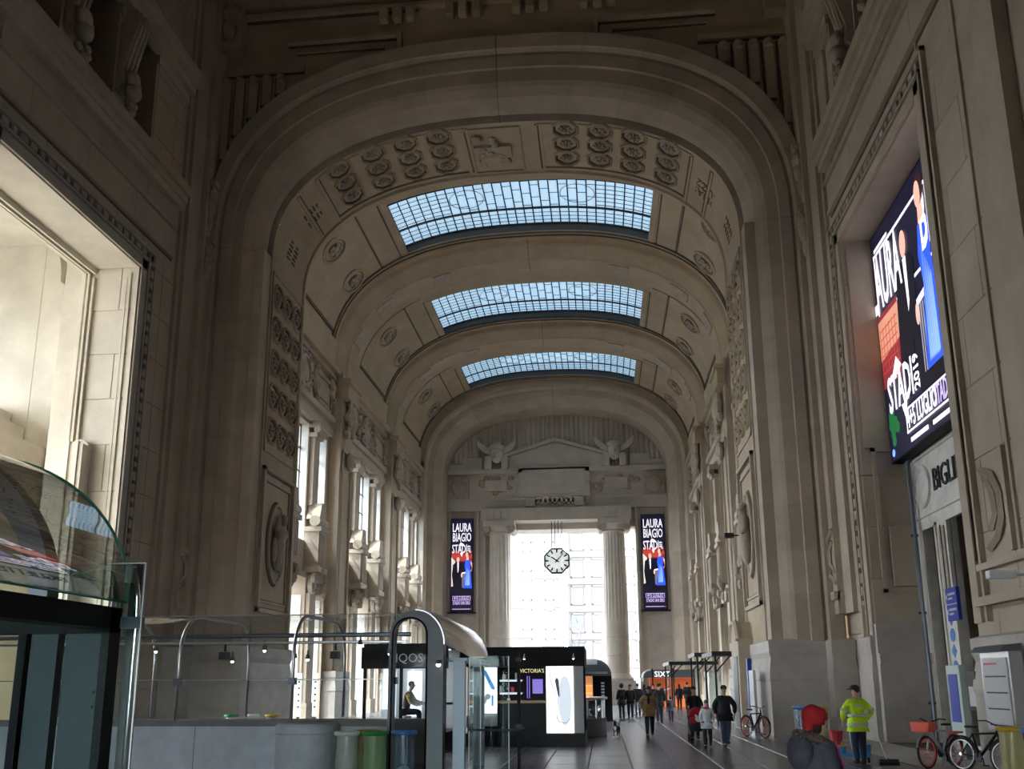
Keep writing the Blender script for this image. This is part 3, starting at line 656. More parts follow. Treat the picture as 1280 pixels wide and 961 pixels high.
# ============================================================ bay walls left and right
wn_ = 3
for s in (-1, 1):
    wl = struct('wall_left' if s < 0 else 'wall_right')
    core = G()
    for b, (ya, yb, _, _) in enumerate(bays):
        yc = (ya+yb)/2
        F0, F1 = s*11.9, s*13.3
        op = [(yc-4.9, yc-2.8), (yc-1.7, yc+1.7), (yc+2.8, yc+4.9)]
        edges = [ya]+[e for o in op for e in o]+[yb]
        for q in range(0, len(edges), 2):
            core.box(F0, F1, edges[q], edges[q+1], 0, 21.3)
        for i, (oa, ob) in enumerate(op):
            lo = 7.4 if i == 1 else 6.6
            core.box(F0, F1, oa, ob, lo, 9.4).box(F0, F1, oa, ob, 15.9, 21.3)
            if s > 0:
                core.box(s*12.7, F1, oa, ob, 9.4, 15.9).box(s*12.7, F1, oa, ob, 2.6, lo)
                obj('blind_panel', frame_g(.1, ob-oa-.1, 9.5, 15.8, .12, .06), 'stone', wl, mtx=frame_m((12.7, ob, 0), (0, -1, 0), (0, 0, 1), (-1, 0, 0)))
            else:
                wn_ += 1
                w = struct('window_%d' % wn_, None)
                nx = 4 if i == 1 else 2; gw = (ob-oa)/nx
                g = G()
                for k in range(nx+1): g.box(-12.42, -12.34, oa+k*gw-.035, oa+k*gw+.035, 9.4, 15.9)
                for k in range(6): g.box(-12.42, -12.34, oa, ob, 9.4+6.45*k/5-.03, 9.4+6.45*k/5+.03)
                obj('window_frame', g, 'window_frame', w)
                for k in range(nx):
                    for r in range(5):
                        z0_, z1_ = 9.4+6.45*r/5+.03, 9.4+6.45*(r+1)/5-.03
                        obj('pane', G().box(-12.39, -12.375, oa+k*gw+.03, oa+(k+1)*gw-.03, z0_, z1_), 'window_glass', w)
        M2 = 'stone_relief'
        if s < 0:
            for oa, ob in op: obj('lit_reveal', G().box(-11.95, -13.3, ob-.03, ob+.01, 9.4, 15.9).box(-11.95, -13.3, ob-.03, ob+.01, 0, 6.5), 'marble', wl)  # far jambs in a whiter material, daylight on them put into the colour
        # shelf, entablature, frieze, cornice
        obj('entablature', G().box(F0, s*11.6, ya+.25, yb-.25, 16.1, 16.5).box(F0, s*11.5, ya+.25, yb-.25, 16.9, 17.25).box(F0, s*11.72, ya+.25, yb-.25, 16.5, 16.9), 'stone', wl)
        obj('cornice', G().box(F0, s*11.6, ya, yb, 19.7, 20.0).box(F0, s*11.35, ya, yb, 20.0, 20.35), 'stone_vault', wl)
        FM = lambda y, z, u=11.9, s=s: frame_m((s*u, y, z), (0, -s, 0), (0, 0, 1), (-s, 0, 0))
        for dy, wd in ((-3.6, 1.5), (3.6, 1.5)):
            obj('frieze_panel', frame_g(-wd, wd, -.9, .9, .14, .14).box(-wd*.7, wd*.7, -.5, .5, 0, .1), 'stone', wl, mtx=FM(yc+dy, 18.45))
        g = G()
        g.lathe([(.95, .0), (.95, .25), (.75, .3), (.7, .18), (0, .3)], (0, 0, 0), 16)
        for k in range(16):
            t = 2*PI*k/16; g.ell((cos(t)*1.12, sin(t)*1.12, .15), (.2, .2, .16), 6, 4)
        for k in range(10): g.ell((rnd.uniform(-1.7, 1.7), rnd.uniform(-1.1, 1.1), .14), (rnd.uniform(.15, .3), rnd.uniform(.2, .45), .16), 6, 4)
        obj('shield_relief', g, M2, wl, mtx=FM(yc, 18.45))
        for dy in (-1.95, 1.95, -4.95, 4.95):
            g = G()
            for k in range(9): g.ell((rnd.uniform(-.3, .3), rnd.uniform(-1.0, 1.0), .16), (rnd.uniform(.12, .24), rnd.uniform(.16, .4), .2), 6, 4)
            obj('trophy_relief', g, M2, wl, mtx=FM(yc+dy, 18.5))
        for q, dy in enumerate((-2.25, 2.25)):
            y = yc+dy
            # upper colonnette with capital and bracket
            obj('colonnette', G().box(F0, s*11.62, y-.42, y+.42, 11.4, 15.2), 'stone', wl)
            obj('capital', G().box(F0, s*11.45, y-.55, y+.55, 15.2, 15.45).box(F0, s*11.3, y-.62, y+.62, 15.75, 16.1).lathe([(.2, -.6), (.2, .6)], (s*11.45, y, 15.6), 10, 'y'), M2, wl)
            # carved pedestal
            pd = obj('pedestal', G().box(F0, s*11.0, y-.75, y+.75, 7.7, 8.0).box(F0, s*11.1, y-.6, y+.6, 8.0, 9.9).box(F0, s*10.95, y-.72, y+.72, 9.9, 10.15), 'stone', wl)
            g = G()
            for k in range(5): g.box(s*11.1, s*11.04, y-.52+k*.23, y-.4+k*.23, 8.1, 9.8)
            obj('pedestal_fluting', g, 'stone', pd)
            obj('scroll_roll', G().lathe([(.3, -.78), (.3, .78)], (s*11.3, y, 10.45), 12, 'y'), 'stone', pd)
            obj('sloped_block', G().prism([(y-.6, 10.6), (y+.6, 10.6), (y+.45, 11.5), (y-.25, 11.5)], 'x', s*11.1, s*11.85), 'stone', pd)
            g = G()
            for k in range(8): g.ell((s*(11.0+rnd.uniform(0, .3)), y+rnd.uniform(-.9, .9), 7.5-rnd.uniform(-.5, .7)), (.2, .24, .3), 6, 4)
            obj('garland', g, M2, pd)
            # lower pilaster with volutes
            lp = obj('lower_pilaster', G().box(F0, s*11.5, y-.5, y+.5, 0, 6.6).box(F0, s*11.4, y-.6, y+.6, 0, .9), 'stone', wl)
            for e in (-.48, .48):
                obj('volute', G().lathe([(.42, -.12), (.42, .12), (.3, .16), (.24, .1), (.12, .2), (0, .2)], (s*11.4, y+e, 6.95), 14, 'x'), M2, lp)
        for i, (oa, ob) in enumerate(op):                # door surrounds of the lower openings
            lo = 7.4 if i == 1 else 6.6
            obj('door_surround', G().box(F0, s*11.75, oa-.2, oa, 0, lo).box(F0, s*11.75, ob, ob+.2, 0, lo).box(F0, s*11.7, oa-.25, ob+.25, lo, lo+.3), 'stone', wl)
    obj('bay_wall', core, 'stone', wl)
# rib piers: capital block, cartouche, panel
for ya in (49.0, 61.75):
    for s in (-1, 1):
        y = ya+1.25; p = struct('trim_6')
        obj('capital', G().box(s*11.3, s*10.7, ya-.05, ya+2.55, 19.5, 19.8).box(s*11.3, s*10.85, ya, ya+2.5, 18.6, 19.5), 'stone_vault', p)
        g = G().ell((s*10.95, y, 17.6), (.3, .7, .9)).ell((s*10.85, y, 17.2), (.25, .4, .5))
        for k in range(10): g.ell((s*10.98, y+rnd.uniform(-.8, .8), 17.4+rnd.uniform(-1.1, 1.1)), (.2, .25, .3), 6, 4)
        obj('cartouche', g, 'stone_relief', p)
        obj('pilaster_panel', frame_g(-.9, .9, 2.5, 15.5, .14, .08), 'stone', p, mtx=frame_m((s*11.18, y, 0), (0, -s, 0), (0, 0, 1), (-s, 0, 0)))
        obj('corbel', G().ell((s*10.95, y, 14.9), (.25, .5, .6)), 'stone_relief', p)
        xs = sorted((s*11.1, s*12.2)); obj('base', plinth('p', xs[0], xs[1], ya, ya+2.5, 2.6), 'stone_base', p)

# ============================================================ end wall
we = struct('wall_end')
e0 = (10.0, 20.0, 6.2, 2.4)
def ea(d): return (10.0+d, 20.0, 6.2+1.1*d, 2.4)
er = struct('trim_7')
prof = [(ea(3.2), 74.5), (ea(1.5), 74.5), (ea(1.3), 74.6), (ea(1.2), 75.2), (ea(.7), 75.3), (ea(.6), 75.7), (ea(.1), 76.3), (ea(0), 76.4), (ea(0), 79.0)]
swept(er, 'arch_stone', prof, 0.0, 'stone', 20.0, 1.9)
obj('spandrel', spandrel(G(), ea(1.4), 13, 30, 74.4, 74.6), 'stone_vault', er)
for s in (-1, 1): obj('core', G().box(s*10.05, s*13, 76.45, 80, 0, 21).box(s*11.35, s*13, 74.4, 77, 0, 21), 'stone_lit', er)
g = G().box(-12, -6.7, 79, 80.4, 0, 17.3).box(7.1, 12, 79, 80.4, 0, 17.3).box(-6.9, -4.4, 80.4, 82, 0, 17.3).box(-12, 12, 79, 80.4, 17.3, 30).box(-6.9, 7.2, 79.6, 82, 15.6, 17.4).box(6.7, 7.2, 79, 79.7, 15.6, 17.4)
obj('end_wall_core', g, 'stone_lit', we); obj('lunette_back', G().box(-10.2, 10.2, 78.94, 79.02, 17.3, 27), 'stone_lit', we)
stones(we, (-10.1, 78.99, 0), (1, 0, 0), (0, 0, 1), (0, -1, 0), 3.4, 17.3, ch=1.9, sw=2.2, m='stone_lit')
stones(we, (7.1, 78.99, 0), (1, 0, 0), (0, 0, 1), (0, -1, 0), 3.0, 17.3, ch=1.9, sw=2.2, m='stone_lit')
stones(we, (-6.8, 80.39, 0), (1, 0, 0), (0, 0, 1), (0, -1, 0), 2.4, 15.6, ch=1.9, sw=3, m='stone_lit')
obj('lintel', G().box(-6.75, 6.75, 77.7, 80.4, 16.15, 17.3), 'stone_lit', we)
for s in (-1, 1):
    for k in range(3): obj('triglyph', G().box(s*5.15-.75+k*.6, s*5.15-.45+k*.6, 77.6, 77.75, 16.3, 17.3), 'stone_lit', we)
    obj('flank_panel', frame_g(-1.45, 1.45, 2.2, 5.4, .12, .08), 'stone_lit', we, mtx=frame_m((s*8.5, 78.97, 0), (1, 0, 0), (0, 0, 1), (0, -1, 0)))
    obj('flank_pilaster', G().box(s*7.1, s*7.35, 78.7, 79, 0, 17.3).box(s*9.75, s*10.0, 78.8, 79, 0, 17.3), 'stone_lit', we)
obj('frieze', G().box(-10, 10, 78.6, 79, 17.3, 18.2).box(-10, 10, 78.5, 79, 18.2, 18.45).box(-10, 10, 78.7, 79, 18.45, 20.7).box(-10, 10, 78.2, 79, 20.7, 21.1), 'stone_lit', we)
obj('tablet', G().box(-3.4, 3.1, 78.2, 78.8, 18.4, 21.2).box(-3.0, 2.7, 78.05, 78.3, 18.7, 20.9).box(-2.5, 2.2, 78.3, 78.7, 17.9, 18.4), 'stone_lit', we)
for s in (-1, 1):
    obj('tablet_bracket', G().box(s*2.2-.5, s*2.2+.3, 78.1, 78.7, 17.5, 18.3), 'stone_lit', we)
    obj('relief_shield', G().box(s*8.9-.9, s*8.9+.9, 78.45, 78.8, 18.4, 20.5).ell((s*8.9, 78.4, 19.4), (.7, .2, .8)), 'stone_relief', we)
    g = G()
    for k in range(16): g.ell((s*(5.5+rnd.uniform(-1.9, 1.9)), 78.65, 19.6+rnd.uniform(-.7, .7)), (rnd.uniform(.2, .4), .12, rnd.uniform(.15, .4)), 6, 4)
    obj('frieze_relief', g, 'stone_relief', we)
    obj('relief_panel', G().box(s*5.5-1.0, s*5.5+1.0, 78.5, 78.75, 19.1, 20.1), 'stone_lit', we)
for k in range(9): obj('dentil', G().box(-1.9+k*.42, -1.65+k*.42, 78.3, 78.75, 17.75, 18.2), 'stone_lit', we)
# pediment, winged heads, fluted lunette
obj('pediment', G().prism([(-4.6, 21.1), (4.6, 21.1), (4.6, 22.2), (0, 23.6), (-4.6, 22.2)], 'y', 78.5, 79).prism([(-4.8, 22.2), (0, 23.65), (4.8, 22.2), (4.8, 22.45), (0, 23.95), (-4.8, 22.45)], 'y', 78.2, 79), 'stone_lit', we)
for s in (-1, 1):
    obj('ledge', G().box(s*6.8, s*10, 78.5, 79, 21.1, 21.7).box(s*6.8, s*8.6, 78.6, 79, 21.7, 22.3), 'stone_lit', we)
    hd = obj('winged_head', G().ell((s*5.4, 78.2, 22.5), (.62, .6, .85), 12, 8).ell((s*5.4, 77.7, 22.4), (.14, .2, .25)).ell((s*5.4, 78.15, 23.1), (.75, .7, .4), 12, 6).ell((s*5.4, 78.0, 23.5), (.3, .3, .3))
        .ell((s*5.4-.22, 77.75, 22.6), (.12, .06, .06)).ell((s*5.4+.22, 77.75, 22.6), (.12, .06, .06)).ell((s*5.4, 77.75, 22.05), (.2, .1, .07)), 'stone_lit', we, smooth=True)
    for q in (-1, 1):
        obj('wing', G().prism([(s*5.4+q*.6, 22.9), (s*5.4+q*1.9, 24.0), (s*5.4+q*1.7, 23.2), (s*5.4+q*1.2, 22.7), (s*5.4+q*.6, 22.4)][::q], 'y', 78.1, 78.4), 'stone_lit', hd)
        obj('head_pedestal', G().box(s*5.4+q*.75-.3, s*5.4+q*.75+.3, 78.0, 78.9, 21.1, 22.3), 'stone_lit', hd)
g = G()
nf = 44
for k in range(nf):
    u = -9.8+19.6*k/(nf-1)
    top = se(*e0, t_of(e0, u))[1]
    obj('flute', G().lathe([(.2, 21.1), (.2, max(21.3, top))], (u, 78.98, 0), 6, 'z', PI, 2*PI), 'stone_lit', we)
# fluted columns
for s in (-1, 1):
    cl_ = struct('trim_8')
    rows = []
    def cs(r, z, fl=True, n=80):
        return [((r*(1-(.045*(.5-.5*cos(20*2*PI*k/n)) if fl else 0)))*cos(2*PI*k/n)+s*5.15, (r*(1-(.045*(.5-.5*cos(20*2*PI*k/n)) if fl else 0)))*sin(2*PI*k/n)+78.9, z) for k in range(n+1)]
    obj('shaft', G().grid([cs(1.05, 7.2), cs(1.02, 11), cs(.95, 15)]), 'stone_lit', cl_)
    for k in range(3): obj('drum', G().lathe([(1.07, 2.6+k*1.55), (1.065, 4.13+k*1.55)], (s*5.15, 78.9, 0), 32), 'stone_lit', cl_, smooth=False)
    obj('base', G().lathe([(1.35, 2.0), (1.38, 2.2), (1.25, 2.35), (1.15, 2.5), (1.07, 2.62)], (s*5.15, 78.9, 0), 32), 'stone_lit', cl_)
    obj('pedestal', G().box(s*5.15-1.5, s*5.15+1.5, 77.4, 80.4, 0, 2.0), 'stone_base', cl_)
    g = G().lathe([(.97, 15), (1.05, 15.1), (1.0, 15.25), (1.35, 15.7)], (s*5.15, 78.9, 0), 24).box(s*5.15-1.4, s*5.15+1.4, 77.5, 80.3, 15.7, 16.15)
    obj('capital', g, 'stone_lit', cl_)
    for q in (-1, 1): obj('volute', G().lathe([(.35, -1.2), (.35, 1.2)], (s*5.15+q*1.15, 78.9, 15.45), 12, 'y'), 'stone_relief', cl_)

# ============================================================ outside, beyond the exit
mat('facade', (.22, .22, .225), .8, nscale=.3, namt=.1); mat('facade_warm', (.21, .192, .188), .8); mat('facade_pane', (.17, .183, .192), .7); mat('bark', (.10, .095, .095), .9)
def building(label, x0, x1, y, h, m, cols, rows, w=1.5, hh=2.4):
    t = thing('apartment_building', label, 'building', ((x0+x1)/2, y, -.03)); L = (x1-x0)/2
    obj('wall', G().box(-L, L, 0, 8, 0, h), m, t); obj('roof', G().box(-L-.3, L+.3, -.5, 8.3, h, h+.8), m, t)
    for r in range(rows):
        obj('floor_band', G().box(-L, L, -.15, 0, 4.1+r*3.9-.25, 4.1+r*3.9), m, t)
        for c in range(cols):
            x = -L+(c+.5)*2*L/cols; z = 5.0+r*3.9
            f = obj('window', frame_g(x-w/2-.15, x+w/2+.15, z-.15, z+hh+.15, .16, .14), m, t, mtx=frame_m((0, 0, 0), (1, 0, 0), (0, 0, 1), (0, -1, 0)))
            obj('pane', G().box(x-w/2, x+w/2, z, z+hh, .01, .03), 'facade_pane', f)
    for c in range(cols):
        x = -L+(c+.5)*2*L/cols; obj('shopfront', G().box(x-w*.7, x+w*.7, -.04, -.01, .1, 3.3), 'facade_pane', t)
building('pale apartment block with narrow windows seen left through the exit', -10.5, -1.5, 118, 26, 'facade', 3, 6, 1.0)
building('pale block with rows of tall windows seen right through the exit', -.9, 14, 126, 24, 'facade_warm', 5, 6, 1.7)
def tree(label, x, y, h, seed):
    r = random.Random(seed); t = thing('bare_tree', label, 'tree', (x, y, -.03))
    obj('trunk', G().tube([(0, 0, 0), (.05, 0, h*.25), (0, .05, h*.45)], [.16, .13, .1], 8), 'bark', t)
    for k in range(9):
        a = r.uniform(0, 6.28); z0 = h*r.uniform(.25, .45); e = h*r.uniform(.75, 1.0); rr = r.uniform(.8, 2.2)
        p = Vector((cos(a)*rr, sin(a)*rr, e)); m_ = Vector((cos(a)*rr*.5, sin(a)*rr*.5, (z0+e)/2-.2))
        br = obj('branch', G().tube([(0, 0, z0), m_, p], [.08, .05, .015], 5), 'bark', t)
        g = G()
        for q in range(5):
            f = r.uniform(.3, .9); s0 = m_.lerp(p, f); g.tube([s0, s0+Vector((r.uniform(-.8, .8), r.uniform(-.8, .8), r.uniform(.5, 1.2)))], [.03, .008], 4)
        obj('twigs', g, 'bark', br, kind='stuff')
tree('bare winter tree standing outside in the middle of the exit', .6, 98, 9.5, 3)
tree('smaller bare tree outside, left of the middle tree', -1.6, 104, 7, 5)
lp = thing('street_lamp', 'thin street lamp outside the exit near the right column', 'lamp', (3.9, 95, -.03))
obj('post', G().tube([(0, 0, 0), (0, 0, 9)], [.09, .06]), 'grey_metal', lp); obj('arm', G().tube([(0, 0, 9), (.3, 0, 9.3), (1.2, 0, 9.4)], .04, 6), 'grey_metal', lp); obj('lamp_head', G().ell((1.4, 0, 9.35), (.4, .15, .08)), 'grey_metal', lp)
# ============================================================ LED screens
def led(n, c, e): mat('led_'+n, c, .4, emit=e*1.25)
led('navy', (.006, .005, .022), 1); led('black', (.004, .004, .01), 1); led('white', (.95, .90, 1), 1.1); led('lilac', (.62, .50, .85), .9)
led('red', (.5, .06, .04), .8); led('sky', (.85, .38, .25), .7); led('blue', (.03, .10, .85), 1.0); led('blue_light', (.25, .42, 1), 1.1); led('dusk', (.28, .03, .04), .8); led('cream', (.85, .78, .72), .9); led('skin', (.95, .52, .40), .9); led('green', (.02, .16, .05), .8); led('grey', (.40, .40, .5), .8); led('hair', (.03, .012, .012), 1)
def flat(poly, z=.02, t=.006): return G().prism(poly, 'z', z, z+t)
def oval(cx, cy, rx, ry, n=14): return [(cx+rx*cos(2*PI*k/n), cy+ry*sin(2*PI*k/n)) for k in range(n)]
def put(par, name, g, m, z=0): return obj(name, g, m, par, mtx=Matrix.Translation((0, 0, z)))
def words(par, s, x, y, size, sx, m='led_white', z=.03, rot=0, bold=.02):
    mt = Matrix.Translation((x, y, z)) @ Matrix.Rotation(rot, 4, 'Z')
    obj('lettering', text_g(s, size, .004, sx, bold=size*bold), m, par, mtx=mt)
def couple(par, x, y, k, wd=1.0, band=True, dx=0, lim=3.85):
    """flat printed figures of the poster: man in a dark suit, woman in a blue gown; k = height of the woman"""
    X = lambda pts, dx=0: [(max(-lim, min(lim, x+dx+p[0]*k*wd)), y+p[1]*k) for p in pts]
    if band:
        put(par, 'printed_sky', flat(X([(-.62, .78), (.5, .78), (.5, 1.1), (-.62, 1.1)]), .012), 'led_dusk')
        put(par, 'printed_sky', flat(X([(-.62, .9), (.0, .8), (.5, .9), (.5, .98), (-.62, 1.02)]), .016), 'led_red')
        put(par, 'printed_building', flat(X([(-.56, .05), (-.3, .1), (-.3, .8), (-.56, .92)]), .018), 'led_cream')
    X0 = X
    put(par, 'printed_suit', flat(X([(-.36, 0), (-.2, .02), (-.16, .3), (-.12, .0), (.0, 0), (-.05, .42), (-.04, .70), (-.12, .76), (-.28, .76), (-.38, .70), (-.42, .4)]), .022), 'led_black')
    put(par, 'printed_shirt', flat(X([(-.22, .76), (-.16, .76), (-.17, .5), (-.2, .45)]), .03), 'led_white')
    put(par, 'printed_face', flat(X(oval(-.19, .84, .055, .08)), .03), 'led_skin')
    put(par, 'printed_hand', flat(X(oval(-.05, .38, .03, .06)), .034), 'led_skin')
    X = lambda pts, X0=X0: X0(pts, dx)
    put(par, 'printed_gown', flat(X([(.02, 0), (.34, 0), (.3, .35), (.26, .62), (.3, .78), (.2, .84), (.1, .82), (.06, .66), (.1, .5), (.06, .3)]), .026), 'led_blue')
    for q in range(7): put(par, 'gown_sequins', flat(X([(.08+.025*q, .08), (.1+.026*q, .1), (.12+.02*q, .7-.03*q), (.11+.02*q, .5)]), .033), 'led_blue_light')
    put(par, 'printed_arm', flat(X([(.28, .8), (.35, .74), (.4, .58), (.3, .48), (.28, .5), (.34, .58), (.3, .7)]), .03), 'led_skin')
    put(par, 'printed_neck', flat(X([(.12, .82), (.22, .84), (.2, .98), (.14, .98)]), .03), 'led_skin')
    put(par, 'printed_face', flat(X(oval(.15, .98, .05, .075)), .034), 'led_skin')
    put(par, 'printed_hair', flat(X(oval(.18, 1.0, .075, .09)), .03), 'led_hair')
    for q in range(4): put(par, 'printed_railing', flat(X([(-.03+q*.035, .02), (-.015+q*.035, .02), (-.015+q*.035, .42), (-.03+q*.035, .42)]), .024), 'led_grey')
    put(par, 'printed_railing', flat(X([(-.05, .42), (.1, .44), (.1, .48), (-.05, .46)]), .024), 'led_white')
def tall_screen(label, u):
    t = thing('led_screen', label, 'screen', (u, 78.55, 8.1), group='tall screens beside the exit')
    obj('cabinet', G().box(-1.02, 1.02, 0, .3, 0, 8.5), 'black_metal', t)
    p = obj('display', G().box(-.97, .97, -.02, 0, .05, 8.45), 'led_navy', t)
    q = frame_m((0, -.02, 0), (1, 0, 0), (0, 0, 1), (0, -1, 0))
    root = link('poster', G().add([(-.97, .05, .004), (.97, .05, .004), (.97, 8.45, .004), (-.97, 8.45, .004)], [(0, 1, 2, 3)]).mesh('poster', 'led_navy'), t, q)
    words(root, 'LAURA', 0, 7.62, 1.12, .5, bold=.006); words(root, 'BIAGIO', 0, 6.72, 1.12, .47, bold=.006)
    words(root, 'STADI', -.2, 5.65, 1.12, .46, bold=.006); words(root, '2019', .68, 5.65, .38, .9, rot=PI/2)
    put(root, 'drawn_mark', flat([(-.3, 6.0), (-.1, 6.3), (.2, 6.1), (.1, 5.95)]), 'led_white'); put(root, 'drawn_mark', flat([(-.15, 5.3), (.0, 4.95), (.1, 5.3)]), 'led_white')
    couple(root, 0.12, 2.1, 3.1, .78, lim=.95)
    put(root, 'printed_stage', flat([(-.3, 1.7), (.9, 1.75), (.9, 2.15), (-.3, 2.15)], .026), 'led_black')
    put(root, 'printed_border', frame_g(-.82, .82, 1.02, 1.42, .04, .01), 'led_lilac', .02)
    words(root, '4+5 LUGLIO', 0, 1.22, .42, .62, 'led_lilac'); words(root, 'STADIO SAN SIRO', 0, .78, .42, .46, 'led_lilac')
    put(root, 'small_print', flat([(-.85, .22), (.75, .22), (.75, .28), (-.85, .28)]), 'led_lilac'); put(root, 'small_mark', flat(oval(.84, .24, .06, .06)), 'led_red')
    obj('mounting_shelf', G().box(-1.3, 1.3, -.05, .5, -.15, -.02), 'iron', t)
tall_screen('tall narrow lit concert screen on the wall left of the exit', -8.62)
tall_screen('tall narrow lit concert screen on the wall right of the exit', 8.62)
big = thing('led_screen', 'huge square lit concert screen hung in the right opening over the ticket hall', 'screen', (13.75, 25.95, 9.0))
obj('cabinet', G().box(0, .35, -3.95, 3.95, 0, 8.2), 'black_metal', big)
for y in (-2.5, 2.5): obj('mounting_bracket', G().box(.2, .6, y-.1, y+.1, .2, 8), 'iron', big)
root = link('poster', G().add([(-3.9, .05, .004), (3.9, .05, .004), (3.9, 8.15, .004), (-3.9, 8.15, .004)], [(0, 1, 2, 3)]).mesh('poster', 'led_navy'), big, frame_m((0, 0, 0), (0, -1, 0), (0, 0, 1), (-1, 0, 0)))
put(root, 'printed_sky', flat([(-3.9, 2.6), (-2.1, 2.6), (-1.9, 5.2), (-3.9, 5.2)], .008), 'led_dusk'); put(root, 'printed_sky', flat([(-3.9, 3.6), (-2.0, 3.8), (-1.9, 5.0), (-3.9, 5.0)], .01), 'led_sky')
put(root, 'printed_border', frame_g(-3.75, 3.6, 5.0, 7.45, .1, .008), 'led_white', .005)
words(root, 'LAURA', -2.7, 6.2, 2.75, .34); words(root, 'BIAGIO', 2.4, 6.3, 2.75, .4)
for k in range(6): put(root, 'printed_grid', flat([(-3.8, 3.1+k*.3), (-2.1, 3.1+k*.3), (-2.1, 3.14+k*.3), (-3.8, 3.14+k*.3)], .014), 'led_red')
for k in range(6): put(root, 'printed_grid', flat([(-3.8+k*.3, 3.1), (-3.76+k*.3, 3.1), (-3.76+k*.3, 4.7), (-3.8+k*.3, 4.7)], .014), 'led_red')
couple(root, .0, 1.6, 5.8, .8, False, 0)
put(root, 'printed_stage', flat([(-.6, 1.2), (3.9, 1.2), (3.9, 1.9), (-.6, 1.9)], .028), 'led_black')
words(root, 'STADI', -2.35, 2.15, 1.7, .52); words(root, '2019', -.85, 2.2, .62, .95, rot=PI/2)
put(root, 'drawn_mark', flat([(-3.0, 2.75), (-2.5, 3.3), (-2.1, 2.9), (-2.4, 2.7)]), 'led_white'); put(root, 'drawn_mark', flat([(-2.4, 1.6), (-2.1, 1.0), (-1.9, 1.6)]), 'led_white')
for k in range(14): put(root, 'printed_leaves', flat(oval(-3.4+rnd.uniform(-.4, .5), 1.1+rnd.uniform(-.5, .6), .2, .2, 7), .02), 'led_green')
put(root, 'printed_border', frame_g(-2.1, 3.7, .55, 1.35, .06, .01), 'led_white', .03)
words(root, '4+5 LUGLIO', -.75, .95, .85, .56, 'led_white', .04); words(root, 'STADIO SAN SIRO', 2.0, .95, .85, .48, 'led_lilac', .04)
for q in range(3): put(root, 'small_print', flat([(-1.9+q*1.9, .22), (-.4+q*1.9, .22), (-.4+q*1.9, .36), (-1.9+q*1.9, .36)]), 'led_white')
put(root, 'small_mark', flat(oval(-3.6, .3, .13, .13)), 'led_blue_light')
put(root, 'small_print', flat([(-3.6, 7.5), (-2.2, 7.5), (-2.2, 7.62), (-3.6, 7.62)]), 'led_white')

# ============================================================ clock
mat('dial', (.86, .90, .88), .4, emit=.6); mat('hand_black', (.01, .01, .012), .5)
ck = thing('wall_clock', 'octagonal white-faced clock hanging on rods in the exit', 'clock', (.08, 77.2, 12.35))
o8 = [(1.22*cos(PI/8+k*PI/4), 1.22*sin(PI/8+k*PI/4)) for k in range(8)]
obj('case', G().prism(o8, 'y', -.18, .18), 'iron', ck)
fc = obj('dial', G().prism([(x*.88, z*.88) for x, z in o8], 'y', -.21, -.18), 'dial', ck)
for k in range(12):
    a = k*PI/6
    obj('hour_mark', G().prism([(-.05, .7), (.05, .7), (.085, .99), (-.085, .99)], 'y', -.225, -.21), 'hand_black', fc, mtx=Matrix.Rotation(a, 4, 'Y'))
for nm, a, L, wd in (('hour_hand', math.radians(-56), .62, .05), ('minute_hand', math.radians(42), .88, .035)):
    obj(nm, G().prism([(-wd*1.4, -.22), (wd*1.4, -.22), (wd, L), (-wd, L)], 'y', -.25, -.235), 'hand_black', ck, mtx=Matrix.Rotation(a, 4, 'Y'))
for x in (-.45, -.15, .15, .45): obj('hanging_rod', G().tube([(x, 0, 1.15), (x, .4 if abs(x) > .2 else 0, 3.6)], .03, 6), 'iron', ck)

# ============================================================ glazed stair enclosure with curved canopy (middle distance)
cp = thing('stair_canopy', 'long glass stair canopy on steel ribs and concrete parapet, shiny rounded metal end', 'canopy', (0, 18, 0))
obj('parapet', G().box(-11, -.45, 0, .35, 0, 1.05), 'concrete', cp)
obj('parapet_side', G().box(-11, -.3, 3.6, 3.95, 0, 1.05), 'concrete_dark', cp)
obj('base_rail', G().box(-11, -.4, -.03, .38, 1.05, 1.17), 'concrete_dark', cp)
for x in (-10.9, -9.3, -7.7, -6.1, -4.5): obj('parapet_joint', G().box(x-.008, x+.008, -.004, .02, .05, 1.04), 'concrete_dark', cp)
obj('round_end', G().lathe([(.62, 0), (.62, .92), (.64, .94), (.64, 1.08), (.6, 1.12), (0, 1.12)], (-2.06, -.15, 0), 28), 'concrete', cp, smooth=False)
prof_c = [(.12, .75), (.12, 2.5)]+[(.12+.85*(1-cos(PI/2*k/7)), 2.5+.85*sin(PI/2*k/7)) for k in range(1, 8)]+[(3.0, 3.35)]+[(3.0+.85*sin(PI/2*k/7), 2.5+.85*cos(PI/2*k/7)) for k in range(1, 8)]+[(3.85, 1.1)]
ribs = [-9.95, -7.48, -5.0, -2.52, -.38]
for x in ribs:
    rb2 = obj('rib', G().tube([(x, y, z) for y, z in prof_c], .038, 8), 'steel' if x > -8 else 'grey_metal', cp, smooth=True)
    for z in (.85, 1.95): obj('clamp', G().box(x-.07, x+.07, .04, .2, z-.07, z+.07), 'grey_metal', rb2)
for xa, xb in zip(ribs, ribs[1:]):
    g = G()
    pr2 = [(y-.05 if y < 1 else y, z+(.04 if z > 3 else 0)) for y, z in prof_c]; pr2[0] = (.07, 1.18)
    g.grid([[(xa+.03, y, z) for y, z in pr2], [(xb-.03, y, z) for y, z in pr2]]); obj('glass_panel', g, 'canopy_glass', cp, smooth=True)
obj('glass_edge', G().tube([(-11, .95, 3.38), (-.38, .95, 3.38)], .012, 4), 'glass_edge_pale', cp)
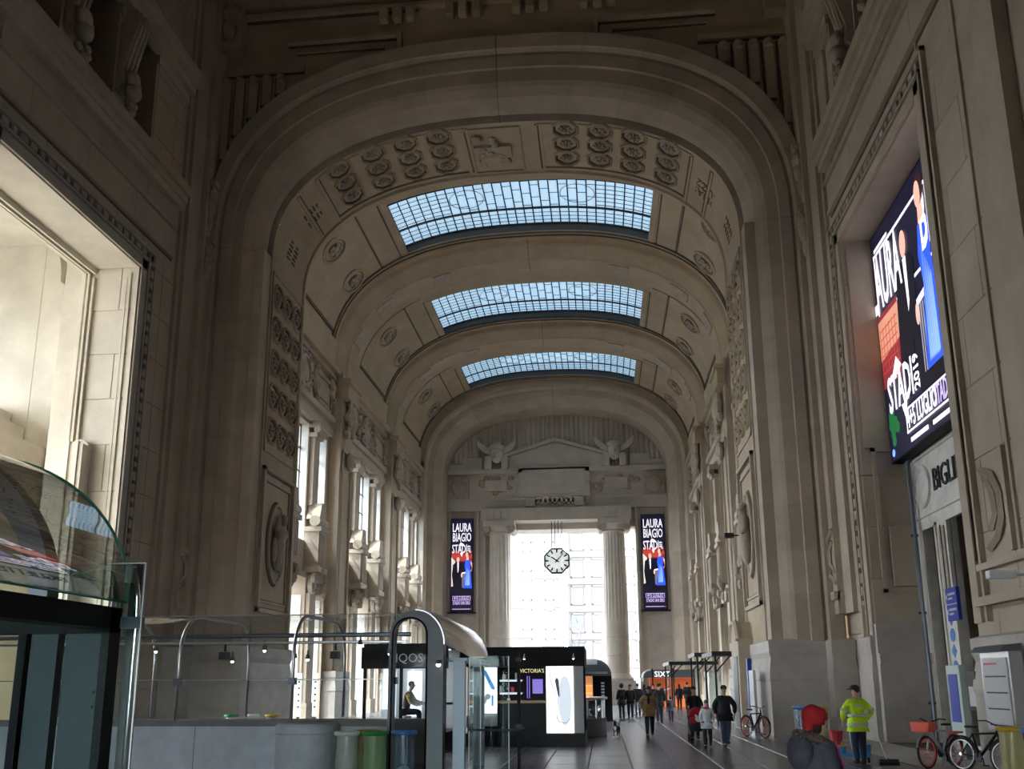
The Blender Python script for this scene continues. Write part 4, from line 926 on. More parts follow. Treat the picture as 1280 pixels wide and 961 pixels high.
for y, z, r in ((1.3, 2.95, .05), (1.0, 2.78, .03), (.12, 1.98, .012)): obj('rail', G().tube([(-11, y, z), (-.3, y, z)], r, 6), 'grey_metal' if r > .04 else 'steel', cp)
for x, y, z in ((-6.0, 1.0, 2.62), (-4.35, 1.3, 2.4), (-3.5, 1.0, 2.62), (-2.95, 1.4, 2.45), (-2.65, 1.4, 2.43), (-1.35, 1.0, 2.72), (-.5, .2, 2.5)):
    sp_ = obj('spotlight', G().tube([(x, y, z+.2), (x, y, z+.04)], .025, 6).lathe([(.06, 0), (.05, .1)], (x, y, z), 8), 'grey_metal', cp)
    obj('bulb', G().ell((x, y, z-.01), .038, 8, 5), 'lamp_glow', sp_)
for x, y in ((-4.4, 1.0), (-1.9, 1.0)): obj('security_camera', G().tube([(x, y, 2.75), (x, y, 2.6)], .03, 6).box(x-.07, x+.09, y-.16, y+.08, 2.42, 2.58), 'iron', cp)
# curved metal end of the enclosure
en = cp
arch = lambda x0, x1, zt, r: [(x0, 0), (x0, zt-r)]+[(x0+r*(1-cos(PI/2*k/8)), zt-r+r*sin(PI/2*k/8)) for k in range(1, 9)]+[(x1-r+r*sin(PI/2*k/8), zt-r+r*cos(PI/2*k/8)) for k in range(0, 9)]+[(x1, 0)]
o_, i_ = arch(-.42, .70, 3.36, .55), arch(-.35, .36, 3.2, .34)
g = G(); n = len(o_)
for y in (-.2, .1):
    b = len(g.v); g.add([(p[0], y, p[1]) for p in o_]+[(p[0], y, p[1]) for p in i_], [(k, k+1, n+k+1, n+k) for k in range(n-1)])
g.grid([[(p[0], y, p[1]) for p in o_] for y in (-.2, .1)]).grid([[(p[0], y, p[1]) for p in i_] for y in (-.2, .1)])
obj('portal_frame', g, 'portal_grey', en)
obj('frame_edge', G().tube([(p[0], -.21, p[1]) for p in i_], .018, 4), 'black_metal', en)
sh = [(.05+1.08*sin(PI/2*k/12), 2.38+1.0*cos(PI/2*k/12)) for k in range(13)]
sn = [(.12+.6*sin(PI/2*k/12), 2.66+.7*cos(PI/2*k/12)) for k in range(13)]
g = G().grid([[(x, -.22, z) for x, z in sn], [(x*.5+u*.5, .3, z*.5+w_*.5+.03) for (x, z), (u, w_) in zip(sn, sh)], [(x, 1.0, z+.02) for x, z in sh], [(x, 3.6, z) for x, z in sh]])
obj('roof_shell', g, 'chrome', en, smooth=True)
obj('shell_rim', G().tube([(x, -.22, z) for x, z in sn], .02, 6), 'steel', en)
obj('soffit', G().box(.68, 1.13, .2, 3.6, 2.34, 2.4), 'grey_metal', en)
obj('post', G().box(.82, 1.06, .3, .5, 0, 2.36), 'grey_metal', en); obj('post', G().box(.82, 1.06, 3.2, 3.4, 0, 2.36), 'grey_metal', en)
obj('side_glass', G().box(.93, .94, .5, 3.2, .1, 2.34), 'canopy_glass', en)
bl = obj('spotlight', G().lathe([(.05, 0), (.04, .08)], (.62, -.3, 2.27), 8), 'grey_metal', en); obj('bulb', G().ell((.62, -.3, 2.26), .05, 8, 5), 'lamp_glow', bl)
# glass gate beside it
gt = thing('glass_gate', 'clear glass screen with handrail between the portal and the black kiosk', 'gate', (0, 18, 0))
for xa, xb in ((1.2, 1.42), (1.44, 2.0)): obj('glass_panel', G().box(xa, xb, .0, .015, .05, 2.42), 'clear_glass', gt)
for x in (1.2, 1.43, 2.0): obj('glass_edge', G().box(x-.008, x+.008, -.004, .019, .05, 2.42), 'glass_edge_pale', gt)
obj('post', G().box(2.17, 2.23, -.03, .04, 0, 2.5), 'black_metal', gt)
for z in (1.05, 2.35): obj('bracket', G().box(2.15, 2.25, -.06, .06, z-.04, z+.04), 'iron', gt)
obj('handrail', G().tube([(1.18, -.08, 1.25), (1.18, -.1, 1.05), (1.22, -.1, .98), (2.2, -.1, .98), (2.32, -.1, 1.02)], .022, 8), 'grey_metal', gt)

# ============================================================ near stair enclosure at the left edge
ne = thing('stair_enclosure', 'near dark metal stair enclosure with curved reflecting glass roof', 'enclosure', (0, 0, 0))
sh = [(-.92+1.45*sin(PI/2*k/20), 2.47+1.14*cos(PI/2*k/20)) for k in range(21)]
obj('roof_glass', G().grid([[(x, 1.0, z) for x, z in sh], [(x, 6.0, z) for x, z in sh]]), 'tinted_glass', ne, smooth=True)
obj('glass_edge', G().tube([(x, 6.0, z) for x, z in sh], .011, 6).tube([(.53, 1.0, 2.47), (.53, 6.0, 2.47)], .008, 4), 'glass_edge', ne)
for y in (3.2, 5.15): obj('rib', G().grid([[(x*1-.05, y, z-.03) for x, z in sh], [(x-.05, y+.12, z-.03) for x, z in sh], [(x-.17, y+.12, z-.12) for x, z in sh], [(x-.17, y, z-.12) for x, z in sh], [(x-.05, y, z-.03) for x, z in sh]]), 'grey_metal', ne)
obj('edge_beam', G().box(.3, .5, 1.0, 6.0, 2.28, 2.43), 'black_metal', ne)
obj('cross_beam', G().box(-3, .5, 5.85, 6.0, 2.25, 2.42), 'black_metal', ne)
for xa, xb in ((-.1, .1), (.16, .46)): obj('door_panel', G().box(xa, xb, 5.9, 5.98, 0, 2.26), 'door_grey', ne)
for x in (-.14, .47): obj('door_stile', G().box(x-.03, x+.03, 5.86, 6.0, 0, 2.28), 'black_gloss', ne)
for z in (1.85, 1.75): obj('bolt', G().lathe([(.012, 0), (.01, .008)], (.40, 5.895, z), 8, 'y'), 'black_metal', ne)
obj('post', G().box(.585, .635, 5.92, 5.99, 0, 2.74), 'iron', ne)
obj('tube_post', G().tube([(.67, 5.9, 0), (.67, 5.9, 2.3), (.66, 5.9, 2.5), (.62, 5.9, 2.7)], .02, 10), 'chrome', ne, smooth=True)
obj('clamp', G().box(.57, .71, 5.86, 5.93, 2.28, 2.36), 'grey_metal', ne); obj('clamp', G().box(.575, .625, 5.86, 5.93, 2.6, 2.72), 'steel', ne)
sc_ = thing('glass_barrier', 'frameless clear glass barrier panel in front of the near enclosure', 'barrier', (0, 5.75, 0))
obj('glass_panel', G().box(-2.5, .78, 0, .012, 0, 2.72), 'clear_glass', sc_)
obj('glass_edge', G().box(.776, .786, -.002, .014, 0, 2.72), 'glass_edge_pale', sc_); obj('glass_edge', G().box(-2.5, .78, .003, .009, 2.715, 2.722), 'glass_edge_pale', sc_)

# ============================================================ small glass kiosk with seated person
mat('white_panel', (.75, .77, .78), .4); mat('iqos_glow', (.80, .92, 1), .4, emit=1.3)
iq = thing('glass_kiosk', 'small white-lined kiosk with black fascia sign behind the portal', 'kiosk', (-2.9, 25.0, 0))
obj('plinth', G().box(0, 2.4, 0, 2.4, 0, .55), 'black_gloss', iq)
obj('fascia', G().box(-.05, 2.43, -.05, .15, 2.3, 2.9), 'black_gloss', iq)
obj('lettering', text_g('IQOS', .36, .01, .95), 'white_panel', iq, mtx=frame_m((1.34, -.07, 2.58), (1, 0, 0), (0, 0, 1), (0, -1, 0)))
obj('back_wall', G().box(0, 2.4, 2.2, 2.4, .55, 2.9), 'white_panel', iq); obj('ceiling_panel', G().box(0, 2.4, 0, 2.4, 2.9, 3.0), 'black_metal', iq); obj('added_ceiling_light', G().box(.2, 2.2, .5, 1.9, 2.86, 2.9), 'iqos_glow', iq)  # ceiling light panel added to brighten the kiosk interior
for x in (.05, 1.1, 2.35): obj('mullion', G().box(x-.04, x+.04, 0, .08, .55, 2.3), 'black_metal', iq)
for x, w_ in ((.35, .1), (.9, .08), (1.1, .16)): obj('light_panel', G().box(x-w_, x+w_, 2.14, 2.2, .9, 2.25), 'iqos_glow', iq)
obj('counter', G().box(1.25, 2.4, .9, 1.4, 1.28, 1.34).box(1.75, 1.85, 1.1, 1.2, .55, 1.28), 'black_metal', iq)
# ============================================================ black shop kiosk with light boxes
mat('wood_pale', (.62, .45, .26), .45); mat('shelf_glow', (.85, .92, 1), .4, emit=.8); mat('violet_glow', (.32, .22, .85), .4, emit=.6); mat('print_blue', (.10, .32, .75), .4, emit=.75); mat('print_grey', (.45, .46, .48), .4, emit=.6); mat('print_pale', (.74, .84, .93), .4, emit=.95); mat('print_dark', (.08, .10, .12), .4, emit=.4); mat('gold_glow', (.95, .85, .45), .4, emit=.9); mat('red_box', (.5, .04, .04), .4); mat('panel_grey', (.52, .53, .54), .5)
bk = thing('shop_kiosk', 'long black flat-roofed shop kiosk with white light boxes', 'kiosk', (0, 27.5, 0))
obj('plinth', G().box(-.45, 3.3, 0, 3.2, 0, .38).box(-.45, 2.1, .02, 3.2, .38, .6), 'black_gloss', bk)
obj('fascia', G().box(-.5, 3.33, -.08, 3.3, 2.38, 2.97), 'black_metal', bk)
obj('back_wall', G().box(-.45, 3.3, 2.6, 2.7, .38, 2.4), 'black_metal', bk)
for x in (-.42, .68, 1.33, 2.12): obj('mullion', G().box(x-.03, x+.03, 0, .06, .38, 2.4), 'black_metal', bk)
obj('side_panel', G().box(2.98, 3.28, -.02, .12, .4, 2.38), 'panel_grey', bk)
lb = obj('light_box', G().box(2.15, 2.98, -.06, .12, .4, 2.38), 'white_glow', bk)
obj('printed_device', G().prism(oval(2.72, 1.35, .2, .75, 20), 'y', -.07, -.06), 'print_pale', lb); obj('printed_device', G().prism([(2.42, 1.95), (2.48, 2.05), (2.54, 1.95), (2.56, 1.5), (2.52, 1.45), (2.47, 1.7)], 'y', -.075, -.06), 'print_dark', lb)
obj('printed_sketch', G().tube([(2.25, -.07, 2.3), (2.3, -.07, 1.9), (2.5, -.07, 1.4), (2.52, -.07, 1.0), (2.46, -.07, .85), (2.55, -.07, .72), (2.75, -.07, .7), (2.88, -.07, .85)], .012, 4), 'print_grey', lb); obj('printed_device', G().prism([(2.43, .95), (2.52, .72), (2.56, .7), (2.47, .88)], 'y', -.075, -.06), 'print_dark', lb)
lb = obj('light_box', G().box(-.1, .63, -.04, .1, .98, 2.36), 'white_glow', bk)
obj('printed_device', G().prism([(.2, 2.25), (.28, 2.28), (.32, 2.24), (.58, 1.75), (.56, 1.68), (.46, 1.7)], 'y', -.05, -.04), 'print_blue', lb)
for c_, r_ in (((.2, 1.37), .13), ((.36, 1.48), .09)): obj('printed_disc', G().prism(oval(*c_, r_, r_, 18), 'y', -.05, -.04), 'print_grey', lb)
obj('printed_device', G().box(.47, .53, -.05, -.04, 1.2, 1.52), 'print_blue', lb)
obj('counter_top', G().box(.65, 2.12, -.02, .6, 1.28, 1.35), 'wood_pale', bk)
obj('counter_front', G().box(.65, 2.12, .05, .1, .6, 1.28), 'black_gloss', bk)
obj('lettering', text_g("VICTORIA'S", .17, .008, .85), 'gold_glow', bk, mtx=frame_m((1.72, .0, 2.24), (1, 0, 0), (0, 0, 1), (0, -1, 0)))
for z in (1.15, 1.55, 1.95):
    sv = obj('shelf', G().box(-.4, 1.3, 1.2, 1.7, z, z+.04), 'panel_grey', bk); obj('shelf_light', G().box(-.4, 1.3, 1.18, 1.2, z-.02, z+.03), 'shelf_glow', sv)
for k in range(13):
    x = -.36+k*.13; z = (1.19, 1.59, 1.99)[k % 3]
    tag(obj('product_box', G().box(x, x+.09, 28.75, 28.88, z+.002, z+.16+.05*(k % 2)), ('wood_pale', 'white_panel', 'red_box', 'panel_grey')[k % 4]), ('small tan', 'small white', 'small red', 'small grey')[k % 4]+' product box on the '+('lowest', 'middle', 'top')[k % 3]+' lit shelf of the black kiosk'+(', rightmost' if k == 12 else ''), 'box', 'product boxes in the black kiosk')
obj('display_screen', G().box(1.62, 1.95, 1.4, 1.45, 1.55, 2.0), 'violet_glow', bk)
for x in (1.45, 1.52, 2.02, 2.07): obj('display_strip', G().box(x-.015, x+.015, 1.4, 1.43, 1.4, 2.1), 'violet_glow', bk)
obj('drawer_box', G().box(.1, .66, .1, .5, .6, .95), 'panel_grey', bk)
for x in (.05, 1.5, 3.0):
    sp_ = obj('spotlight', G().tube([(x, -.1, 2.75), (x, -.2, 2.72), (x, -.22, 2.66)], .015, 6).lathe([(.045, 0), (.03, .07)], (x, -.22, 2.6), 8), 'steel', bk); obj('bulb', G().ell((x, -.22, 2.6), .03, 8, 4), 'lamp_glow', sp_)
# round counter, domed kiosk, rental booth
rc = thing('round_counter', 'curved railing counter with steel top behind the black kiosk', 'counter', (2.35, 33.6, 0))
obj('base', G().lathe([(1.62, 0), (1.62, .6), (1.6, .62), (0, .62)], n=40), 'concrete_dark', rc)
obj('glass_band', G().lathe([(1.56, .62), (1.56, 1.26)], n=40), 'canopy_glass', rc, smooth=True)
for k in range(20):
    a = 2*PI*k/20; obj('baluster', G().tube([(1.55*cos(a), 1.55*sin(a), .6), (1.55*cos(a), 1.55*sin(a), 1.3)], .025, 6), 'steel', rc)
obj('rail_top', G().lathe([(1.45, 1.28), (1.66, 1.28), (1.68, 1.32), (1.66, 1.36), (1.45, 1.36)], n=40), 'steel', rc)
mat('shop_glow', (.95, .42, .18), .4, emit=.5); mat('orange', (.72, .14, .03), .45); mat('orange_glow', (.80, .17, .04), .4, emit=.35)
dk = thing('domed_kiosk', 'dark kiosk with rounded metal roof behind the round counter', 'kiosk', (2.6, 45, 0))
pr3 = [(-1.6, 0), (1.7, 0), (1.7, 2.2)]+[(.9+.8*cos(PI/2*k/8), 2.2+.8*sin(PI/2*k/8)) for k in range(1, 9)]+[(-1.6, 3.0)]
obj('shell', G().prism([(x, z) for x, z in pr3 if z > 2.1]+[(-1.6, 2.2)], 'y', 0, 4), 'grey_metal', dk)
obj('roof_band', G().box(-1.65, 1.0, -.05, 4, 2.75, 3.02).box(-1.65, 1.5, -.04, 4, 2.3, 2.4), 'steel', dk)
obj('wall_panel', G().box(.75, 1.7, 0, 4, 0, 2.2), 'black_gloss', dk); obj('wall_panel', G().box(-1.6, -.9, 0, 4, 0, 2.2), 'black_gloss', dk)
for q in range(8): obj('raised_mark', G().box(1.17, 1.33, -.02, 0, .75+q*.15, .84+q*.15), 'panel_grey', dk)
obj('back_wall', G().box(-.9, .75, 2.4, 2.5, 0, 2.2), 'shop_glow', dk)
for z in (.9, 1.3, 1.7): obj('shelf', G().box(-.6, .7, 1.9, 2.4, z, z+.05), 'gold_glow', dk)
obj('counter', G().box(-.9, .75, .3, .8, 0, 1.0), 'black_metal', dk)
sx = thing('rental_booth', 'orange car rental booth with a white lettered sign at the far right', 'booth', (8.9, 70, 0))
obj('shell', G().prism([(-2.0, 2.2)]+[(-1.4-.6*cos(PI/2*k/6), 2.2+.6*sin(PI/2*k/6)) for k in range(7)]+[(1.9, 2.8), (1.9, 2.2)], 'y', 0, 3), 'grey_metal', sx)
obj('canopy_rim', G().tube([(-2.0, -.05, 1.9), (-2.0, -.05, 2.2)]+[(-1.4-.6*cos(PI/2*k/6), -.05, 2.2+.6*sin(PI/2*k/6)) for k in range(7)], .06, 6), 'white_panel', sx)
obj('back_panel', G().box(-1.5, 1.9, 1.0, 1.1, 0, 2.2), 'orange_glow', sx)
for xa, xb in ((-1.45, .1), (.3, 1.85)): obj('front_panel', G().box(xa, xb, .3, .4, .9, 2.15), 'orange', sx)
obj('swoosh', G().prism([(-1.4, .95), (.1, 1.35), (.1, 1.45), (-1.4, 1.05)], 'y', .26, .3), 'white_panel', sx)
obj('lettering', text_g('SIXT', .58, .02, 1.05), 'white_glow', sx, mtx=frame_m((-.5, -.03, 2.45), (1, 0, 0), (0, 0, 1), (0, -1, 0)))
for x in (-1.25, .35, 1.9): obj('post', G().box(x-.05, x+.05, -.02, .06, 0, 2.9), 'black_metal', sx)
# canopies along the right wall
def awning(label, x0, x1, y0, y1, z):
    t = thing('awning', label, 'awning', (x0, y0, 0), group='flat canopies along the right wall'); L, D = x1-x0, y1-y0
    obj('roof_sheet', G().box(0, L, 0, D, z, z+.09), 'concrete_dark', t); obj('edge_beam', G().box(0, L, -.04, .06, z-.06, z+.14).box(-.05, .05, 0, D, z-.06, z+.14), 'iron', t)
    for y in (.1, D-.1): obj('post', G().tube([(.1, y, 0), (.1, y, z)], .05, 8), 'black_metal', t); obj('strut', G().tube([(.1, y, z*.75), (.8, y, z)], .03, 6), 'black_metal', t)
    obj('side_glass', G().box(.2, .22, .2, D-.2, .3, z-.5), 'clear_glass', t)
awning('nearest flat dark canopy on posts along the right wall', 8.7, 10.9, 40, 44, 3.05)
awning('middle flat canopy on posts along the right wall', 8.6, 10.9, 46.5, 50, 3.2)
awning('farthest wide pale-edged canopy beside the orange rental booth', 7.9, 10.8, 55, 60.5, 2.95)
ad = thing('stone_niche', 'pale stone gabled doorcase at the foot of the right arch pier', 'doorcase', (9.75, 38.2, 0))
obj('body', G().prism([(-1.0, 0), (1.0, 0), (1.0, 3.6), (.5, 4.3), (-.5, 4.3), (-1.0, 3.6)], 'x', -.35, .3), 'stone', ad)
obj('gable_moulding', G().tube([(-.35, -1.05, 3.55), (-.35, -.5, 4.3), (-.35, .5, 4.3), (-.35, 1.05, 3.55)], .12, 6), 'stone', ad); obj('door_leaf', G().box(-.38, -.34, -.6, .6, .05, 2.9), 'black_gloss', ad)
mat('paper_cream', (.72, .62, .45), .6); mat('paper_white', (.50, .52, .53), .5); mat('sign_blue', (.015, .04, .32), .4); mat('ink', (.05, .05, .06), .6); mat('pale_green', (.45, .55, .50), .45)
nb = thing('notice_board', 'tall cream notice panel hung high on the right wall', 'board', (11.0, 43, 3.0)); obj('panel', G().box(-.06, 0, -.6, .6, 0, 2.6), 'paper_cream', nb)
for k in range(14): obj('text_line', G().box(-.07, -.06, -.45, .45, .2+k*.165, .26+k*.165), 'shade_and_marks', nb)
obj('bracket', G().box(0, .9, -.4, .4, 1.2, 1.4), 'iron', nb)
ib = thing('info_stand', 'white glass information panel with blue edge by the right arch pier', 'panel', (9.45, 34.5, 0))
obj('panel', G().box(-.05, .05, -.5, .5, .25, 2.3), 'paper_white', ib); obj('edge_post', G().box(-.08, .08, .5, .72, 0, 2.75), 'sign_blue', ib); obj('foot', G().box(-.1, .1, -.5, .7, 0, .25), 'steel', ib)
# departures board near right edge, totem, blue sign, small speaker camera
db = thing('timetable_case', 'slanted steel timetable case on the right pier, at the picture edge', 'board', (12.15, 19.65, .85), rz=.05)
obj('case', G().box(-.12, .14, -.62, .62, 0, 1.62), 'steel', db); obj('sheet', G().box(-.14, -.12, -.52, .52, .05, 1.5), 'paper_white', db)
obj('hood', G().prism([(-.3, 1.62), (.14, 1.62), (.14, 1.78), (-.2, 1.74)], 'y', -.66, .66), 'grey_metal', db)
obj('sheet_heading', G().box(-.145, -.14, -.1, .45, 1.36, 1.4), 'red_box', db)
for k in range(15): obj('text_line', G().box(-.145, -.14, -.45, .45, .12+k*.082, .15+k*.082), 'panel_grey' if k % 4 else 'ink', db)
obj('reflection_patch', G().ell((-.143, .2, .8), (.003, .06, .12), 8, 5), 'lamp_glow', db) if False else None
tt_ = thing('info_totem', 'pale green information totem with dark screen by the ticket hall door', 'totem', (12.98, 24.3, 0), rz=.08)
obj('body', G().box(-.1, .1, -.36, .36, 0, 2.28), 'pale_green', tt_, bev=.02); obj('screen', G().box(-.115, -.1, -.24, .24, .85, 2.05), 'sign_blue', tt_); obj('base', G().box(-.16, .16, -.4, .4, 0, .3), 'steel', tt_)
bs = thing('direction_sign', 'blue hanging direction sign in the ticket hall doorway', 'sign', (14.15, 27.05, 3.6))
obj('panel', G().box(-.05, .05, -.4, .4, 0, .95), 'sign_blue', bs); obj('panel_joint', G().box(-.055, -.05, -.4, .4, .46, .49), 'paper_white', bs)
for q, s_ in enumerate(('Taxi', 'Metro')):
    m4 = frame_m((-.06, .0, .7-.45*q), (0, -1, 0), (0, 0, 1), (-1, 0, 0)); obj('text_line', G().box(-.2, .32, .03, .1, 0, .01).box(-.2, .12, -.09, -.03, 0, .01), 'paper_white', bs, mtx=m4); obj('arrow', G().prism([(-.38, 0), (-.28, .09), (-.28, -.09)], 'z', 0, .01), 'paper_white', bs, mtx=m4)
obj('hanger', G().tube([(0, -.4, .95), (0, -.4, 2.9)], .02, 6).tube([(0, .4, .95), (0, .4, 2.9)], .02, 6), 'iron', bs)
ws = thing('pictogram_strip', 'white strip with blue pictograms on the marble ticket hall pillar', 'sign', (14.28, 27.65, 1.5))
obj('backing', G().box(-.02, 0, -.3, .3, 0, 2.5), 'marble', ws)
mat('icon_blue', (.08, .2, .5), .5)
for k in range(5): obj('pictogram', G().lathe([(.12, 0), (.2, 0), (.2, .01), (.12, .01)], (-.03, 0, .3+k*.47), 12 if k % 2 else 4, 'x'), 'icon_blue', ws)
pp = thing('drain_pipe', 'grey vertical pipe in the corner beside the ticket hall front', 'pipe', (14.1, 29.45, 0)); obj('pipe', G().tube([(0, 0, 0), (0, 0, 9)], .07, 8), 'grey_metal', pp)
for z in (1.2, 4, 6.5): obj('pipe_clip', G().box(-.1, .1, -.02, .12, z-.04, z+.04), 'iron', pp)
cc = thing('security_camera', 'small white security camera on the right pier at picture edge', 'camera', (12.35, 18.95, 4.0)); obj('housing', G().box(-.55, 0, -.1, .1, -.08, .1), 'white_panel', cc, bev=.03); obj('arm', G().tube([(0, 0, 0), (.33, 0, 0)], .03, 6), 'white_panel', cc)
wc = thing('security_camera', 'dark security camera on the right wall below the medallion', 'camera', (9.9, 38.0, 8.0)); obj('housing', G().box(-.7, -.3, -.1, .1, -.1, .1), 'iron', wc); obj('arm', G().tube([(-.3, 0, 0), (.05, 0, 0)], .03, 6), 'iron', wc)
bn = thing('wall_notice', 'small dark framed notice on the right pier beside the totem', 'notice', (12.52, 22.15, 1.2)); obj('panel', G().box(-.03, .0, -.25, .25, 0, .9), 'iron', bn); obj('sheet', G().box(-.035, -.03, -.18, .18, .1, .55), 'paper_white', bn)
# light blades seen through the glass
for k, x in enumerate((-5.1, -4.6)):
    t = thing('light_blade', ('left' if k == 0 else 'right')+' one of two white upright lit sign blades behind the canopy glass', 'sign', (x, 26, .95)); obj('blade', G().box(-.07, .07, -.02, .02, 0, 1.25), 'white_glow', t)
    for q in range(5): obj('mark', G().box(-.03, .03, -.025, -.02, .25+q*.18, .3+q*.18), 'ink', t)
    obj('stem', G().box(-.03, .03, -.02, .02, -.95, 0), 'grey_metal', t)
# ============================================================ people
def skin(name, V, E, rad, m, root=0, sub=1):
    me = bpy.data.meshes.new('sk'); me.from_pydata(V, E, []); o = bpy.data.objects.new('sk', me); C.objects.link(o)
    md = o.modifiers.new('s', 'SKIN'); md.branch_smoothing = .4; md.use_smooth_shade = True
    for i, r in enumerate(rad):
        sv = me.skin_vertices[0].data[i]; sv.radius = r if isinstance(r, tuple) else (r, r); sv.use_root = i == root
    sb = o.modifiers.new('u', 'SUBSURF'); sb.levels = sub; sb.render_levels = sub
    bpy.context.view_layer.update()
    ev = o.evaluated_get(bpy.context.evaluated_depsgraph_get()); nm = bpy.data.meshes.new_from_object(ev)
    nm.name = name; nm.materials.clear(); nm.materials.append(M[m]); nm.polygons.foreach_set('use_smooth', [True]*len(nm.polygons))
    bpy.data.objects.remove(o); bpy.data.meshes.remove(me); return nm
for n_, c_ in dict(skin_tone=(.55, .32, .22), hair_dark=(.02, .014, .01), hair_brown=(.08, .045, .025), cloth_black=(.012, .012, .016), cloth_navy=(.015, .02, .045), cloth_jeans=(.05, .075, .13),
        cloth_tan=(.30, .19, .09), cloth_grey=(.10, .11, .14), cloth_red=(.34, .006, .01), hi_vis=(.50, .78, .02), reflective=(.5, .52, .52), cloth_white=(.62, .63, .66), cloth_pink=(.55, .06, .22), cloth_teal=(.05, .08, .10), shoe=(.015, .013, .012), fur=(.06, .042, .032), cloth_mustard=(.48, .30, .08), cloth_brown=(.07, .045, .035), cloth_charcoal=(.05, .055, .07), fur_tip=(.28, .24, .21)).items():
    mat(n_, c_, .8 if n_ != 'skin_tone' else .55, nscale=18 if 'cloth' in n_ or n_ in ('fur', 'hi_vis') else 0, namt=.18)
mat('eye', (.02, .015, .012), .2)
def person(label, loc, rz=0, h=1.75, coat='cloth_black', legs='cloth_navy', hair='hair_dark', hat=None, hatm='cloth_black', shoe='shoe', step=.0, arms=((.0, .0), (.0, .0)), elbow=(.12, .12), long=0, turn=0, lean=0, bulk=1.0, group='people walking in the hall', bag=None, seat=False, stripes=False, face=True):
    k = h/1.75; t = thing('person', label, 'person', loc, rz, group, sc=k)
    V = []; E = []; R_ = []
    def ad(p, r, par=None):
        V.append(Vector(p)); R_.append(r)
        if par is not None: E.append((par, len(V)-1))
        return len(V)-1
    L = lambda z: lean*(z-.95)                          # forward lean
    zp = .93
    pel = ad((0, 0, zp), (.15, .11)); sp1 = ad((0, L(1.1), 1.10), (.14, .10), pel); ch = ad((0, L(1.3), 1.30), (.17, .115), sp1); nb = ad((0, L(1.45)-.01, 1.45), .075, ch)
    nk = ad((0, L(1.5)+.005, 1.51), .052, nb)
    hd0 = ad((.0, L(1.57)+.02, 1.565), (.068, .075), nk); hd1 = ad((0, L(1.65)+.015, 1.65), (.078, .096), hd0); hd2 = ad((0, L(1.72)+.0, 1.715), (.062, .075), hd1)
    arm_ix = []; leg_ix = []; hands = []
    for si, s in enumerate((-1, 1)):
        fw, out = arms[si]
        sh = ad((s*.165, L(1.41), 1.405), .068, ch)
        ex, ey, ez = s*(.215+out*.16), L(1.4)+fw*.2-.03, 1.405-.27+abs(fw)*.06+out*.04
        el = ad((ex, ey, ez), .048, sh)
        wy, wz = ey+elbow[si]+fw*.12, ez-math.sqrt(max(.001, .25**2-min(.24, elbow[si]+fw*.12)**2))
        wx = ex-s*out*.08
        wr = ad((wx, wy, wz), .032, el)
        d = (Vector((wx, wy, wz))-Vector((ex, ey, ez))).normalized(); sd = Vector((0, 1, 0))-d*d.y; sd.normalize(); nr = d.cross(sd)
        pm = ad(Vector((wx, wy, wz))+d*.075, (.038, .02), wr); P = V[pm]
        for q, ln in zip((-.03, -.011, .009, .028), (.062, .078, .084, .07)):
            f1 = ad(P+d*.035+sd*q, .0095, pm); f2 = ad(P+d*(.035+ln*.5)+sd*q*1.1+nr*s*.008, .009, f1); ad(P+d*(.03+ln*.9)+sd*q*1.1+nr*s*.026, .008, f2)
        th = ad(P+sd*.038-d*.03, .012, pm); ad(P+sd*.062+d*.012+nr*s*.012, .010, th)
        arm_ix.append((sh, el, wr)); hands.append(P)
    for s in (-1, 1):
        st = step*s
        hp = ad((s*.09, 0, .89), .098, pel)
        if seat:
            kn = ad((s*.1, .42, .88), .066, hp); an = ad((s*.1, .40+.05*s, .46), .042, kn); to = ad((s*.1, .53+.05*s, .42), .036, an)
        else:
            ky = st*.24+.03; kn = ad((s*.098, ky, .49), .064, hp)
            ay = st*.42-(.14 if st < 0 else 0)*abs(step); az = .085+(.11*abs(step) if st < 0 else 0)
            an = ad((s*.098, ay, az), .043, kn); to = ad((s*.105, ay+.13, az-.045-(.03*abs(step) if st < 0 else 0)), .035, an)
        leg_ix.append((hp, kn, an, to))
    obj_b = link('body', skin('body', V, E, R_, 'skin_tone'), t)
    # jacket
    def grow(r, f, a): return tuple(x*f+a for x in (r if isinstance(r, tuple) else (r, r)))
    jv = [V[i] for i in (pel, sp1, ch, nb)]; jr = [grow(R_[pel], 1.12*bulk, .02), grow(R_[sp1], 1.18*bulk, .02), grow(R_[ch], 1.1*bulk, .02), grow((.085, .085), 1, .01)]; je = [(0, 1), (1, 2), (2, 3)]
    if not seat: jv.append(V[pel]-Vector((0, 0, .09))); jr.append(grow((.165, .125), bulk, .01)); je.append((0, len(jv)-1))
    for sh, el, wr in arm_ix:
        b = len(jv); jv += [V[sh], V[el], V[wr]]; jr += [grow(R_[sh], 1.1*bulk, .018), grow(R_[el], 1.15*bulk, .018), (.05*bulk, .05*bulk)]; je += [(2, b), (b, b+1), (b+1, b+2)]
    jk = link('jacket', skin('jacket', jv, je, jr, coat), t)
    if long:
        prof = [(.155*bulk, .0), (.2*bulk, -long*.5), (.215*bulk, -long), (.19*bulk, -long+.01)]
        g = G().lathe(prof, (0, 0, 0), 18); g.v = [(x, y*.78, z+1.0) for x, y, z in g.v]; obj('coat_skirt', g, coat, jk, smooth=True)
    if not long and not seat:
        g = G().lathe([(.185*bulk, .84), (.2*bulk, .87), (.19*bulk, 1.02)], n=20); g.v = [(x, y*.8, z) for x, y, z in g.v]; obj('jacket_hem', g, coat, jk, smooth=True)
